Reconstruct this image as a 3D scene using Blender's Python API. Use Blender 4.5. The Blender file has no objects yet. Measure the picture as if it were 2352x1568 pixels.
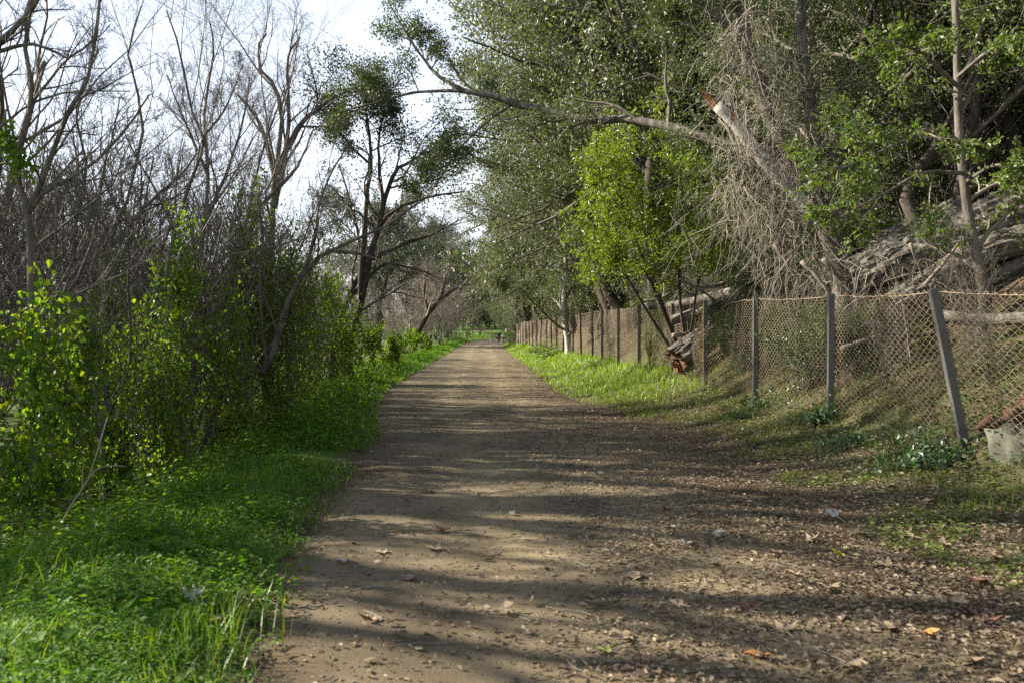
import bpy, math, random
import numpy as np
from mathutils import Vector, Matrix

R_ = np.random.default_rng(11)
random.seed(11)
SC = bpy.context.scene
COL = SC.collection

# ------------------------------------------------------------------ camera
EYE = 1.55
cam = bpy.data.objects.new('camera', bpy.data.cameras.new('camera'))
COL.objects.link(cam)
cam.location = (0, 0, EYE)
cam.rotation_euler = (math.radians(90 - 0.64), 0, 0)
cam.data.sensor_width = 36.0
cam.data.lens = 30.0
cam.data.clip_start = 0.05
cam.data.clip_end = 2000
cam.data.dof.use_dof = True
cam.data.dof.focus_distance = 26.0
cam.data.dof.aperture_fstop = 3.2
SC.camera = cam

# ------------------------------------------------------------------ sky and sun
SUN_EL, SUN_AZ = math.radians(28), math.radians(11)      # from the left, a little ahead
sdir = Vector((-math.cos(SUN_EL) * math.cos(SUN_AZ), math.cos(SUN_EL) * math.sin(SUN_AZ), math.sin(SUN_EL)))
W = bpy.data.worlds.new('World')
SC.world = W
W.use_nodes = True
wn = W.node_tree
wn.nodes.clear()
sky = wn.nodes.new('ShaderNodeTexSky')
sky.sky_type = 'NISHITA'
sky.sun_disc = False
sky.sun_elevation = SUN_EL
sky.sun_rotation = math.atan2(sdir.x, sdir.y)
sky.air_density = 1.0
sky.dust_density = 0.6
mixw = wn.nodes.new('ShaderNodeMix')
mixw.data_type = 'RGBA'
wtc = wn.nodes.new('ShaderNodeTexCoord')            # thin haze, whiter towards the horizon all round
wsp = wn.nodes.new('ShaderNodeSeparateXYZ')
wmr = wn.nodes.new('ShaderNodeMapRange')
wmr.interpolation_type = 'SMOOTHSTEP'
wmr.inputs[1].default_value, wmr.inputs[2].default_value = 0.0, 0.75
wmr.inputs[3].default_value, wmr.inputs[4].default_value = 0.62, 0.10
wn.links.new(wtc.outputs['Generated'], wsp.inputs[0])
wn.links.new(wsp.outputs[2], wmr.inputs[0])
wn.links.new(wmr.outputs[0], mixw.inputs[0])
mixw.inputs[7].default_value = (10.2, 10.4, 11.3, 1)          # thin even high cloud
wn.links.new(sky.outputs[0], mixw.inputs[6])
bg = wn.nodes.new('ShaderNodeBackground')
bg.inputs[1].default_value = 0.062
wn.links.new(mixw.outputs[2], bg.inputs[0])
wo = wn.nodes.new('ShaderNodeOutputWorld')
wn.links.new(bg.outputs[0], wo.inputs[0])

sun = bpy.data.objects.new('sun', bpy.data.lights.new('sun', 'SUN'))
COL.objects.link(sun)
sun.data.energy = 5.0
sun.data.angle = math.radians(0.53)
sun.data.color = (1.0, 0.93, 0.80)
sun.rotation_euler = sdir.to_track_quat('Z', 'Y').to_euler()
sun.location = (-30, 10, 40)

SC.view_settings.view_transform = 'Standard'
SC.view_settings.look = 'None'
SC.view_settings.exposure = 1.65
SC.view_settings.gamma = 1.0
SC.view_settings.use_curve_mapping = False
SC.render.engine = 'CYCLES'
SC.cycles.max_bounces = 6
SC.cycles.diffuse_bounces = 3
SC.cycles.glossy_bounces = 2
SC.cycles.transmission_bounces = 4
SC.cycles.use_denoising = False

# ------------------------------------------------------------------ helpers
def nrm(v):
    return v / np.maximum(np.linalg.norm(v, axis=-1, keepdims=True), 1e-9)

def rvec(*s):
    return nrm(R_.normal(size=s + (3,)))

def U(a, b, *s):
    return R_.uniform(a, b, s if s else None)

def at(xv, yv, Y):
    """point at depth Y that the photograph shows at (xv, yv) of a 2352 px wide copy"""
    return np.array([(xv - 1176) / 1960 * Y, Y, EYE - (yv - 762) / 1960 * Y])

def smooth(a, b, x):
    t = np.clip((x - a) / (b - a), 0, 1)
    return t * t * (3 - 2 * t)

def catmull(pts, n):
    p = np.asarray(pts, float)
    if len(p) == 2:
        t = np.linspace(0, 1, n)[:, None]
        return p[0] * (1 - t) + p[1] * t
    e = np.vstack([2 * p[0] - p[1], p, 2 * p[-1] - p[-2]])
    out = []
    m = len(p) - 1
    for s in np.linspace(0, m, n):
        i = min(int(s), m - 1)
        t = s - i
        a, b, c, d = e[i], e[i + 1], e[i + 2], e[i + 3]
        out.append(.5 * (2 * b + (c - a) * t + (2 * a - 5 * b + 4 * c - d) * t * t + (3 * b - a - 3 * c + d) * t ** 3))
    return np.array(out)

class MB:
    """collects vertex and face arrays and links them as ONE mesh object"""
    def __init__(s):
        s.v, s.f, s.n = [], [], 0
    def add(s, v, f, m=0):
        v = np.asarray(v, np.float32).reshape(-1, 3)
        f = np.asarray(f, np.int64)
        s.v.append(v)
        s.f.append((f + s.n, m))
        s.n += len(v)
        return s
    def mesh(s, name, mats, smooth_=True):
        me = bpy.data.meshes.new(name)
        if s.n:
            V = np.concatenate(s.v)
            me.vertices.add(len(V))
            me.vertices.foreach_set('co', V.ravel())
            li = np.concatenate([f.ravel() for f, _ in s.f])
            tot = np.concatenate([np.full(len(f), f.shape[1]) for f, _ in s.f])
            mi = np.concatenate([np.full(len(f), m) for f, m in s.f])
            st = np.concatenate([[0], np.cumsum(tot)[:-1]])
            me.loops.add(len(li))
            me.loops.foreach_set('vertex_index', li.astype(np.int32))
            me.polygons.add(len(tot))
            me.polygons.foreach_set('loop_start', st.astype(np.int32))
            me.polygons.foreach_set('loop_total', tot.astype(np.int32))
            me.polygons.foreach_set('material_index', mi.astype(np.int32))
            me.polygons.foreach_set('use_smooth', np.full(len(tot), smooth_))
            me.update(calc_edges=True)
        for m in (mats if isinstance(mats, (list, tuple)) else [mats]):
            me.materials.append(m)
        return me
    def build(s, name, mats, parent=None, smooth_=True, kind=None):
        o = bpy.data.objects.new(name, s.mesh(name, mats, smooth_))
        COL.objects.link(o)
        if parent is not None:
            o.parent = parent
        if kind:
            o['kind'] = kind
        return o

def tag(o, label=None, cat=None, group=None, kind=None):
    if label: o['label'] = label
    if cat: o['category'] = cat
    if group: o['group'] = group
    if kind: o['kind'] = kind
    return o

def thing(name, label, cat, loc=(0, 0, 0), rz=0, group=None):
    o = bpy.data.objects.new(name, None)
    COL.objects.link(o)
    o.location = tuple(float(c) for c in loc)
    o.rotation_euler = (0, 0, rz)
    o.empty_display_size = .2
    return tag(o, label, cat, group)

def dup(root, loc, rz=0, s=1.0, label=None, group=None, tilt=(0, 0), cat=None):
    r = root.copy()
    COL.objects.link(r)
    r.location = tuple(float(c) for c in loc)
    r.rotation_euler = (tilt[0], tilt[1], rz)
    r.scale = (s, s, s) if not isinstance(s, tuple) else s
    if label: r['label'] = label
    if group: r['group'] = group
    if cat: r['category'] = cat
    for ch in list(root.children):
        c = ch.copy()
        COL.objects.link(c)
        c.parent = r
        for g in ch.children:
            d = g.copy()
            COL.objects.link(d)
            d.parent = c
    return r

def tubes(P, Rr, k=3):
    """P (N,n,3), Rr (N,n) -> verts and quads of N open tubes"""
    P = np.asarray(P, float)
    Rr = np.asarray(Rr, float)
    N, n, _ = P.shape
    T = nrm(np.gradient(P, axis=1))
    m = nrm(P[:, -1] - P[:, 0] + 1e-6)
    ref = np.where(np.abs(m[:, 2:3]) > .8, np.array([[1., .13, 0]]), np.array([[.05, .1, 1.]]))
    ref = np.repeat(ref[:, None], n, 1)
    A = nrm(np.cross(T, ref))
    B = np.cross(T, A)
    th = np.arange(k) * 2 * math.pi / k
    V = P[:, :, None] + Rr[:, :, None, None] * (A[:, :, None] * np.cos(th)[:, None] + B[:, :, None] * np.sin(th)[:, None])
    idx = np.arange(N * n * k).reshape(N, n, k)
    a = idx[:, :-1]
    b = idx[:, 1:]
    F = np.stack([a, np.roll(a, -1, 2), np.roll(b, -1, 2), b], -1).reshape(-1, 4)
    return V.reshape(-1, 3), F

def grow(P, Rr, m, t0, t1, ang, lenf, n, wander, up, rr, rmin, droop=0.0, lmax=99, lmin=0.0, taper=.35):
    """m children on every parent polyline"""
    N, k, _ = P.shape
    t = (np.arange(m)[None] + U(0, 1, N, m)) / m
    t = t0 + (t1 - t0) * t
    s = t * (k - 1)
    i = np.minimum(s.astype(int), k - 2)
    f = (s - i)[..., None]
    ar = np.arange(N)[:, None]
    a, b = P[ar, i], P[ar, i + 1]
    pos = a * (1 - f) + b * f
    tan = nrm(b - a)
    rad = Rr[ar, i] * (1 - f[..., 0]) + Rr[ar, i + 1] * f[..., 0]
    perp = nrm(np.cross(tan, rvec(N, m)))
    an = np.radians(U(ang[0], ang[1], N, m))[..., None]
    d = nrm(tan * np.cos(an) + perp * np.sin(an) + np.array([0, 0, up]))
    plen = np.linalg.norm(np.diff(P, axis=1), axis=2).sum(1)[:, None]
    L = np.clip(plen * lenf * U(.55, 1.25, N, m) * (1.15 - .6 * t), lmin, lmax)
    out = np.zeros((N, m, n, 3))
    out[:, :, 0] = pos
    st = (L / (n - 1))[..., None]
    for j in range(1, n):
        d = nrm(d + wander * R_.normal(size=d.shape) + np.array([0, 0, up * .25 - droop]))
        out[:, :, j] = out[:, :, j - 1] + d * st
    r0 = np.maximum(np.minimum(rad * rr, L * .03 + rmin), rmin)
    rs = np.maximum(r0[..., None] * np.linspace(1, taper, n), rmin * .7)
    return out.reshape(N * m, n, 3), rs.reshape(N * m, n)

def leaf_geo(C, D, Nn, L, Wd, fold=.12):
    """one folded rhombic leaf per row"""
    S = nrm(np.cross(D, Nn))
    Nn = np.cross(S, D)
    L = np.asarray(L)[:, None] if np.ndim(L) else L
    Wd = np.asarray(Wd)[:, None] if np.ndim(Wd) else Wd
    mid = C + D * L * .45
    V = np.stack([C, mid - S * Wd * .5 + Nn * Wd * fold, C + D * L - Nn * L * .08, mid + S * Wd * .5 + Nn * Wd * fold], 1)
    F = np.arange(len(C) * 4).reshape(-1, 4)
    return V.reshape(-1, 3), F

def leaf_oval(C, D, Nn, L, Wd, fold=.14):
    """six-cornered leaf folded on its midrib"""
    S = nrm(np.cross(D, Nn))
    Nn = np.cross(S, D)
    L = np.asarray(L)[:, None] if np.ndim(L) else L
    Wd = np.asarray(Wd)[:, None] if np.ndim(Wd) else Wd
    p1, p2 = C + D * L * .25, C + D * L * .68
    lift = Nn * Wd * fold
    V = np.stack([C, p1 - S * Wd * .45 + lift, p2 - S * Wd * .42 + lift, C + D * L - Nn * L * .12,
                  p2 + S * Wd * .42 + lift, p1 + S * Wd * .45 + lift], 1)
    b = np.arange(len(C))[:, None] * 6
    F = np.concatenate([b + [0, 1, 2, 3], b + [0, 3, 4, 5]])
    return V.reshape(-1, 3), F

def blades(C, H, Wd, lean, n=3):
    """bent grass blades: n rows of vertices tapering to a tip"""
    N = len(C)
    a = U(0, 2 * math.pi, N)
    d = np.stack([np.cos(a), np.sin(a), 0 * a], 1)
    s = np.stack([-np.sin(a + U(-.9, .9, N)), np.cos(a + U(-.9, .9, N)), 0 * a], 1)
    rows = []
    for j in range(n):
        t = j / (n - 1)
        c = C + d * (lean * H * t * t)[:, None] + np.array([0, 0, 1]) * (H * (t - .25 * lean * t * t))[:, None]
        w = (Wd * (1 - t) ** .7 * .5 + .0004)[:, None]
        rows += [c - s * w, c + s * w]
    V = np.stack(rows, 1)
    b = np.arange(N)[:, None] * (2 * n)
    F = np.concatenate([b + [2 * j, 2 * j + 1, 2 * j + 3, 2 * j + 2] for j in range(n - 1)])
    return V.reshape(-1, 3), F

# ------------------------------------------------------------------ materials
def nt(name):
    m = bpy.data.materials.new(name)
    m.use_nodes = True
    t = m.node_tree
    t.nodes.clear()
    out = t.nodes.new('ShaderNodeOutputMaterial')
    return m, t, out

def ramp(t, cols):
    r = t.nodes.new('ShaderNodeValToRGB')
    e = r.color_ramp.elements
    n = len(cols)
    e[0].position, e[1].position = 0, 1
    e[0].color, e[1].color = cols[0] + (1,), cols[-1] + (1,)
    for i, c in enumerate(cols[1:-1]):
        x = e.new((i + 1) / (n - 1))
        x.color = c + (1,)
    return r

def leaf_mat(name, cols, trans=.35, tcol=(1.5, 1.6, .7), rough=.45, spec=.5):
    m, t, out = nt(name)
    g = t.nodes.new('ShaderNodeNewGeometry')
    r = ramp(t, cols)
    t.links.new(g.outputs['Random Per Island'], r.inputs[0])
    p = t.nodes.new('ShaderNodeBsdfPrincipled')
    p.inputs['Roughness'].default_value = rough
    p.inputs['Specular IOR Level'].default_value = spec
    t.links.new(r.outputs[0], p.inputs['Base Color'])
    if trans > 0:
        mul = t.nodes.new('ShaderNodeMix')
        mul.data_type = 'RGBA'
        mul.blend_type = 'MULTIPLY'
        mul.clamp_result = False
        mul.inputs[0].default_value = 1
        mul.inputs[7].default_value = tcol + (1,)
        t.links.new(r.outputs[0], mul.inputs[6])
        tr = t.nodes.new('ShaderNodeBsdfTranslucent')
        t.links.new(mul.outputs[2], tr.inputs[0])
        mx = t.nodes.new('ShaderNodeMixShader')
        mx.inputs[0].default_value = trans
        t.links.new(p.outputs[0], mx.inputs[1])
        t.links.new(tr.outputs[0], mx.inputs[2])
        t.links.new(mx.outputs[0], out.inputs[0])
    else:
        t.links.new(p.outputs[0], out.inputs[0])
    return m

def noise_mat(name, cols, scale=8, rough=.85, bump=.3, bscale=None, stretch=(1, 1, 1), detail=6, spec=.3, dist=.02):
    m, t, out = nt(name)
    tc = t.nodes.new('ShaderNodeTexCoord')
    mp = t.nodes.new('ShaderNodeMapping')
    mp.inputs['Scale'].default_value = stretch
    t.links.new(tc.outputs['Object'], mp.inputs[0])
    nz = t.nodes.new('ShaderNodeTexNoise')
    nz.inputs['Scale'].default_value = scale
    nz.inputs['Detail'].default_value = detail
    t.links.new(mp.outputs[0], nz.inputs['Vector'])
    r = ramp(t, cols)
    r.color_ramp.elements[0].position = .3
    r.color_ramp.elements[-1].position = .7
    t.links.new(nz.outputs['Fac'], r.inputs[0])
    p = t.nodes.new('ShaderNodeBsdfPrincipled')
    p.inputs['Roughness'].default_value = rough
    p.inputs['Specular IOR Level'].default_value = spec
    t.links.new(r.outputs[0], p.inputs['Base Color'])
    if bump:
        n2 = t.nodes.new('ShaderNodeTexNoise')
        n2.inputs['Scale'].default_value = bscale or scale * 4
        n2.inputs['Detail'].default_value = 8
        t.links.new(mp.outputs[0], n2.inputs['Vector'])
        b = t.nodes.new('ShaderNodeBump')
        b.inputs['Strength'].default_value = bump
        b.inputs['Distance'].default_value = dist
        t.links.new(n2.outputs['Fac'], b.inputs['Height'])
        t.links.new(b.outputs[0], p.inputs['Normal'])
    t.links.new(p.outputs[0], out.inputs[0])
    return m

M = {}
M['oak_leaf'] = leaf_mat('oak_leaf', [(.035, .056, .018), (.055, .082, .025), (.085, .108, .036), (.045, .070, .022), (.115, .118, .042)], .25, (1.7, 1.9, .5), .46, .45)
M['grey_leaf'] = leaf_mat('grey_leaf', [(.070, .090, .046), (.100, .122, .062), (.130, .142, .078), (.085, .106, .052), (.160, .150, .072)], .25, (1.5, 1.7, .6), .48, .45)
M['dark_leaf'] = leaf_mat('dark_leaf', [(.022, .035, .014), (.035, .055, .018), (.045, .060, .02)], .15, (1.6, 1.9, .5), .4, .5)
M['bay_leaf'] = leaf_mat('bay_leaf', [(.10, .16, .018), (.15, .21, .020), (.20, .25, .028), (.12, .18, .020)], .42, (1.7, 1.7, .5), .38, .5)
M['toyon_leaf'] = leaf_mat('toyon_leaf', [(.060, .110, .022), (.090, .145, .028), (.130, .160, .035), (.060, .100, .024), (.17, .15, .05)], .35, (1.6, 1.8, .4), .45, .4)
M['vine_leaf'] = leaf_mat('vine_leaf', [(.060, .135, .014), (.095, .180, .016), (.130, .210, .018), (.065, .145, .016), (.185, .220, .024)], .5, (2.2, 2.0, .45), .45, .32)
M['bramble_leaf'] = leaf_mat('bramble_leaf', [(.035, .075, .025), (.05, .095, .035), (.07, .115, .04)], .25, (1.5, 1.7, .5), .35, .6)
M['herb_leaf'] = leaf_mat('herb_leaf', [(.040, .115, .010), (.070, .165, .012), (.115, .205, .016), (.050, .135, .012), (.14, .19, .03)], .45, (1.8, 1.75, .5), .6, .22)
M['grass_blade'] = leaf_mat('grass_blade', [(.060, .150, .012), (.090, .190, .016), (.135, .210, .024), (.075, .165, .014), (.22, .20, .08)], .42, (1.7, 1.6, .5), .42, .45)
M['lime_blade'] = leaf_mat('lime_blade', [(.110, .200, .016), (.160, .250, .022), (.200, .260, .035), (.120, .215, .016)], .4, (1.5, 1.5, .5), .45, .4)
M['bank_blade'] = leaf_mat('bank_blade', [(.085, .150, .020), (.125, .180, .030), (.190, .180, .070), (.10, .16, .022)], .38, (1.5, 1.5, .6), .45, .4)
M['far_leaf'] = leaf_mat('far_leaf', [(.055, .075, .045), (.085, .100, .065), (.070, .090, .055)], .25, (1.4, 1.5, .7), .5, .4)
M['litter'] = leaf_mat('litter', [(.07, .05, .034), (.19, .135, .085), (.27, .20, .130), (.12, .078, .048), (.23, .165, .105), (.05, .04, .03), (.33, .255, .175), (.12, .12, .045), (.17, .09, .055)], .12, (1.1, 1, .8), .55, .35)
M['tan_leaf'] = noise_mat('tan_leaf', [(.19, .135, .08), (.31, .23, .145)], 30, .6, .2)
M['pale_leaf'] = noise_mat('pale_leaf', [(.34, .30, .24), (.46, .42, .35)], 25, .55, .2)
M['red_leaf'] = noise_mat('red_leaf', [(.15, .07, .048), (.26, .125, .085)], 25, .5, .2)
M['orange_leaf'] = noise_mat('orange_leaf', [(.42, .17, .05), (.50, .26, .08)], 25, .5, .2)
M['yellow_leaf'] = noise_mat('yellow_leaf', [(.24, .34, .03), (.50, .45, .04), (.55, .25, .05)], 9, .45, .1)
M['green_leaf'] = noise_mat('green_leaf', [(.14, .20, .04), (.27, .28, .07)], 20, .45, .1)
M['bark'] = noise_mat('bark', [(.050, .042, .033), (.110, .094, .074), (.17, .15, .122)], 9, .9, .6, 30, (1, 1, .35))
M['bark_dark'] = noise_mat('bark_dark', [(.035, .027, .022), (.075, .058, .046)], 9, .9, .6, 30, (1, 1, .35))
M['bark_pale'] = noise_mat('bark_pale', [(.20, .175, .145), (.34, .31, .27), (.43, .40, .36)], 5, .85, .35, 24, (1, 1, 1.4))
M['twig'] = leaf_mat('twig', [(.060, .050, .038), (.105, .088, .067), (.165, .142, .112)], 0, rough=.75, spec=.35)
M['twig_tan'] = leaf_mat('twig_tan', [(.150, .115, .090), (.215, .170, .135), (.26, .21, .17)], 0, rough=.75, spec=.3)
M['dead_twig'] = leaf_mat('dead_twig', [(.075, .063, .047), (.16, .137, .10), (.27, .235, .18), (.10, .084, .062)], 0, rough=.7, spec=.3)
M['stick_bark'] = noise_mat('stick_bark', [(.11, .088, .068), (.19, .155, .12), (.25, .21, .17)], 9, .85, .4, 30)
M['log_bark'] = noise_mat('log_bark', [(.045, .038, .030), (.115, .10, .080), (.23, .205, .165)], 5, .92, .9, 22, (1, 1, 1), 8)
M['log_wood'] = noise_mat('log_wood', [(.15, .058, .024), (.28, .125, .052)], 12, .8, .7, 40)
M['rot_wood'] = noise_mat('rot_wood', [(.055, .030, .019), (.12, .064, .038)], 14, .9, .8, 40)
M['cut_wood'] = noise_mat('cut_wood', [(.42, .25, .12), (.52, .33, .17)], 20, .8, .3)
M['steel'] = noise_mat('steel', [(.058, .056, .052), (.092, .09, .084)], 5, .5, .04, 60, spec=.5)
M['steel_rust'] = noise_mat('steel_rust', [(.11, .06, .035), (.15, .13, .12)], 14, .7, .12, 60, spec=.4)
M['yellow_paint'] = noise_mat('yellow_paint', [(.42, .27, .03), (.55, .38, .05)], 20, .6, .1)
M['wire'] = leaf_mat('wire', [(.19, .14, .09), (.28, .21, .135), (.34, .265, .18)], 0, rough=.6, spec=.4)
M['cable'] = noise_mat('cable', [(.16, .16, .17), (.2, .2, .21)], 3, .6, 0)
M['stone'] = noise_mat('stone', [(.06, .058, .04), (.115, .11, .08), (.165, .155, .12)], 6, .9, .5, 30)
M['rail_wood'] = noise_mat('rail_wood', [(.30, .24, .17), (.42, .35, .26)], 6, .85, .2)
M['skin'] = noise_mat('skin', [(.42, .25, .18), (.46, .28, .2)], 5, .6, 0)
def plain(n, c, r=.8): M[n] = noise_mat(n, [tuple(x * .88 for x in c), c], 20, r, .1)
plain('purple_cloth', (.16, .10, .22)); plain('jeans', (.34, .42, .52)); plain('pink_cloth', (.62, .42, .46)); plain('white_cloth', (.75, .70, .72))
plain('dark_cloth', (.022, .022, .03)); plain('magenta_cloth', (.45, .06, .15)); plain('cream_cloth', (.62, .56, .46)); plain('black_hair', (.014, .012, .011)); plain('grey_fur', (.40, .40, .42)); plain('shoe', (.6, .58, .55))

# ------------------------------------------------------------------ terrain
LY = [-20, 0, 3.77, 6.2, 9.9, 12.8, 16, 22, 40, 80, 120, 130, 140, 150, 165, 400]
LX = [-1.1, -1.1, -1.3, -1.65, -1.95, -2.15, -2.75, -3.43, -4.1, -5.5, -6.9, -6.2, -3.8, 1.5, 14, 14]
RY = [-20, 0, 12.8, 16, 22, 34.5, 55, 80, 105, 120, 130, 140, 150, 165, 400]
RX = [2.7, 2.7, 2.6, 2.0, 1.25, .9, .15, -.6, -1.0, -.5, 1.8, 5, 11, 24, 24]
def xl(y): return np.interp(y, LY, LX)
def xr(y): return np.interp(y, RY, RX)
def xf(y): return 5.02 - .059 * np.asarray(y, float)
def fz(y): return np.interp(y, [0, 5, 8.8, 11.6, 14.6, 17.6, 20.3, 24, 30, 65, 90, 130], [.06, .08, .26, .40, .38, .45, .58, .62, .55, .45, .35, .1])
def wob(x, y, s, ph=0.0):
    return (np.sin(x * s + 1.7 * np.sin(y * s * .7 + ph)) * np.cos(y * s * 1.1 + ph * 2 + .8 * np.sin(x * s * 1.3)))
def height(x, y):
    x = np.asarray(x, float); y = np.asarray(y, float)
    a, b, f, zf = xl(y), xr(y), np.maximum(xf(y), xr(y) + .6), fz(y)
    z = np.zeros(np.broadcast(x, y).shape)
    far = smooth(105, 135, y)
    t = np.clip((x - b) / np.maximum(f - b, .3), 0, 1)
    z = z + zf * (t ** 1.5) * (1 - far)
    d = np.maximum(x - f, 0)
    steep = np.interp(y, [0, 10, 20, 40, 80, 120], [.55, .72, .72, .66, .55, .30])
    z = z + np.minimum(d, 3.6) * steep + np.clip(d - 3.6, 0, 22) * .58 + np.clip(d - 25, 0, 60) * .25
    l = np.maximum(a - x, 0)
    near = 1 - smooth(8, 13, y)
    z = z + .07 * smooth(0, .6, l) * (1 - smooth(.9, 2.4, l))
    z = z - (.55 + .12 * near) * smooth(.9, 3.6, l) * (1 - far)
    z = z + np.interp(y, [0, 122, 150, 165, 185, 220, 400], [0, 0, .5, 1.25, 1.85, 3.2, 9])
    z = z + (wob(x, y, 1.9) * .035 + wob(x, y, 5.1, 1.) * .014) * (smooth(0, .8, l) + smooth(0, 1.2, x - b))
    z = z + .22 * wob(x, y, .55, 2.) * smooth(1, 6, d) + (.07 * wob(x, y, 2.3, 1.) + .05 * wob(x, y, 4.1, 3.)) * smooth(.2, 1.2, d)
    z = z - .035 * smooth(1.5, 3.0, x - (-.3 - .035 * y)) * 0
    return z

def spread(a, b, d0, g, end):
    v = [a]
    while v[-1] < b: v.append(v[-1] + d0)
    s = d0
    while v[-1] < end:
        s *= g; v.append(v[-1] + s)
    return np.array(v)
xs_p = spread(0, 8, .2, 1.13, 150)
xs = np.concatenate([-xs_p[:0:-1], xs_p])
ys = np.concatenate([[-25, -18, -12, -8, -5, -3, -1.5], spread(0, 20, .2, 1.035, 420)])
GX, GY = np.meshgrid(xs, ys)
GZ = height(GX, GY)
ins = smooth(0, .3, np.minimum(GX - xl(GY), xr(GY) - GX)) * (GY < 158)
GZ = GZ - .05 * ins
nv = len(xs)
idx = np.arange(GX.size).reshape(GX.shape)
GF = np.stack([idx[:-1, :-1], idx[:-1, 1:], idx[1:, 1:], idx[1:, :-1]], -1).reshape(-1, 4)

def ground_mat():
    m, t, out = nt('ground_soil')
    tc = t.nodes.new('ShaderNodeTexCoord')
    at_ = t.nodes.new('ShaderNodeAttribute'); at_.attribute_name = 'green'
    n1 = t.nodes.new('ShaderNodeTexNoise'); n1.inputs['Scale'].default_value = 2.2; n1.inputs['Detail'].default_value = 9; n1.inputs['Roughness'].default_value = .7
    n2 = t.nodes.new('ShaderNodeTexNoise'); n2.inputs['Scale'].default_value = 26; n2.inputs['Detail'].default_value = 6
    n3 = t.nodes.new('ShaderNodeTexVoronoi'); n3.inputs['Scale'].default_value = 38
    for n in (n1, n2, n3): t.links.new(tc.outputs['Object'], n.inputs['Vector'])
    soil = ramp(t, [(.035, .026, .018), (.065, .048, .032), (.11, .08, .05)])
    soil.color_ramp.elements[0].position = .32; soil.color_ramp.elements[-1].position = .68
    t.links.new(n2.outputs['Fac'], soil.inputs[0])
    lit = ramp(t, [(.05, .035, .022), (.11, .077, .048), (.17, .125, .08)])
    t.links.new(n3.outputs['Color'], lit.inputs[0])
    mx0 = t.nodes.new('ShaderNodeMix'); mx0.data_type = 'RGBA'
    t.links.new(n1.outputs['Fac'], mx0.inputs[0]); t.links.new(soil.outputs[0], mx0.inputs[6]); t.links.new(lit.outputs[0], mx0.inputs[7])
    gr = ramp(t, [(.035, .085, .012), (.065, .135, .016), (.11, .18, .022)])
    t.links.new(n2.outputs['Fac'], gr.inputs[0])
    mt = t.nodes.new('ShaderNodeMath'); mt.operation = 'MULTIPLY_ADD'; mt.inputs[1].default_value = 1.0
    mt.use_clamp = True
    sb = t.nodes.new('ShaderNodeMath'); sb.operation = 'SUBTRACT'; sb.inputs[1].default_value = .5
    t.links.new(n1.outputs['Fac'], sb.inputs[0])
    t.links.new(at_.outputs['Fac'], mt.inputs[0]); t.links.new(sb.outputs[0], mt.inputs[2])
    mx = t.nodes.new('ShaderNodeMix'); mx.data_type = 'RGBA'
    t.links.new(mt.outputs[0], mx.inputs[0]); t.links.new(mx0.outputs[2], mx.inputs[6]); t.links.new(gr.outputs[0], mx.inputs[7])
    p = t.nodes.new('ShaderNodeBsdfPrincipled'); p.inputs['Roughness'].default_value = .95; p.inputs['Specular IOR Level'].default_value = .15
    t.links.new(mx.outputs[2], p.inputs['Base Color'])
    b = t.nodes.new('ShaderNodeBump'); b.inputs['Strength'].default_value = .8; b.inputs['Distance'].default_value = .04
    t.links.new(n2.outputs['Fac'], b.inputs['Height']); t.links.new(b.outputs[0], p.inputs['Normal'])
    t.links.new(p.outputs[0], out.inputs[0])
    return m

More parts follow.
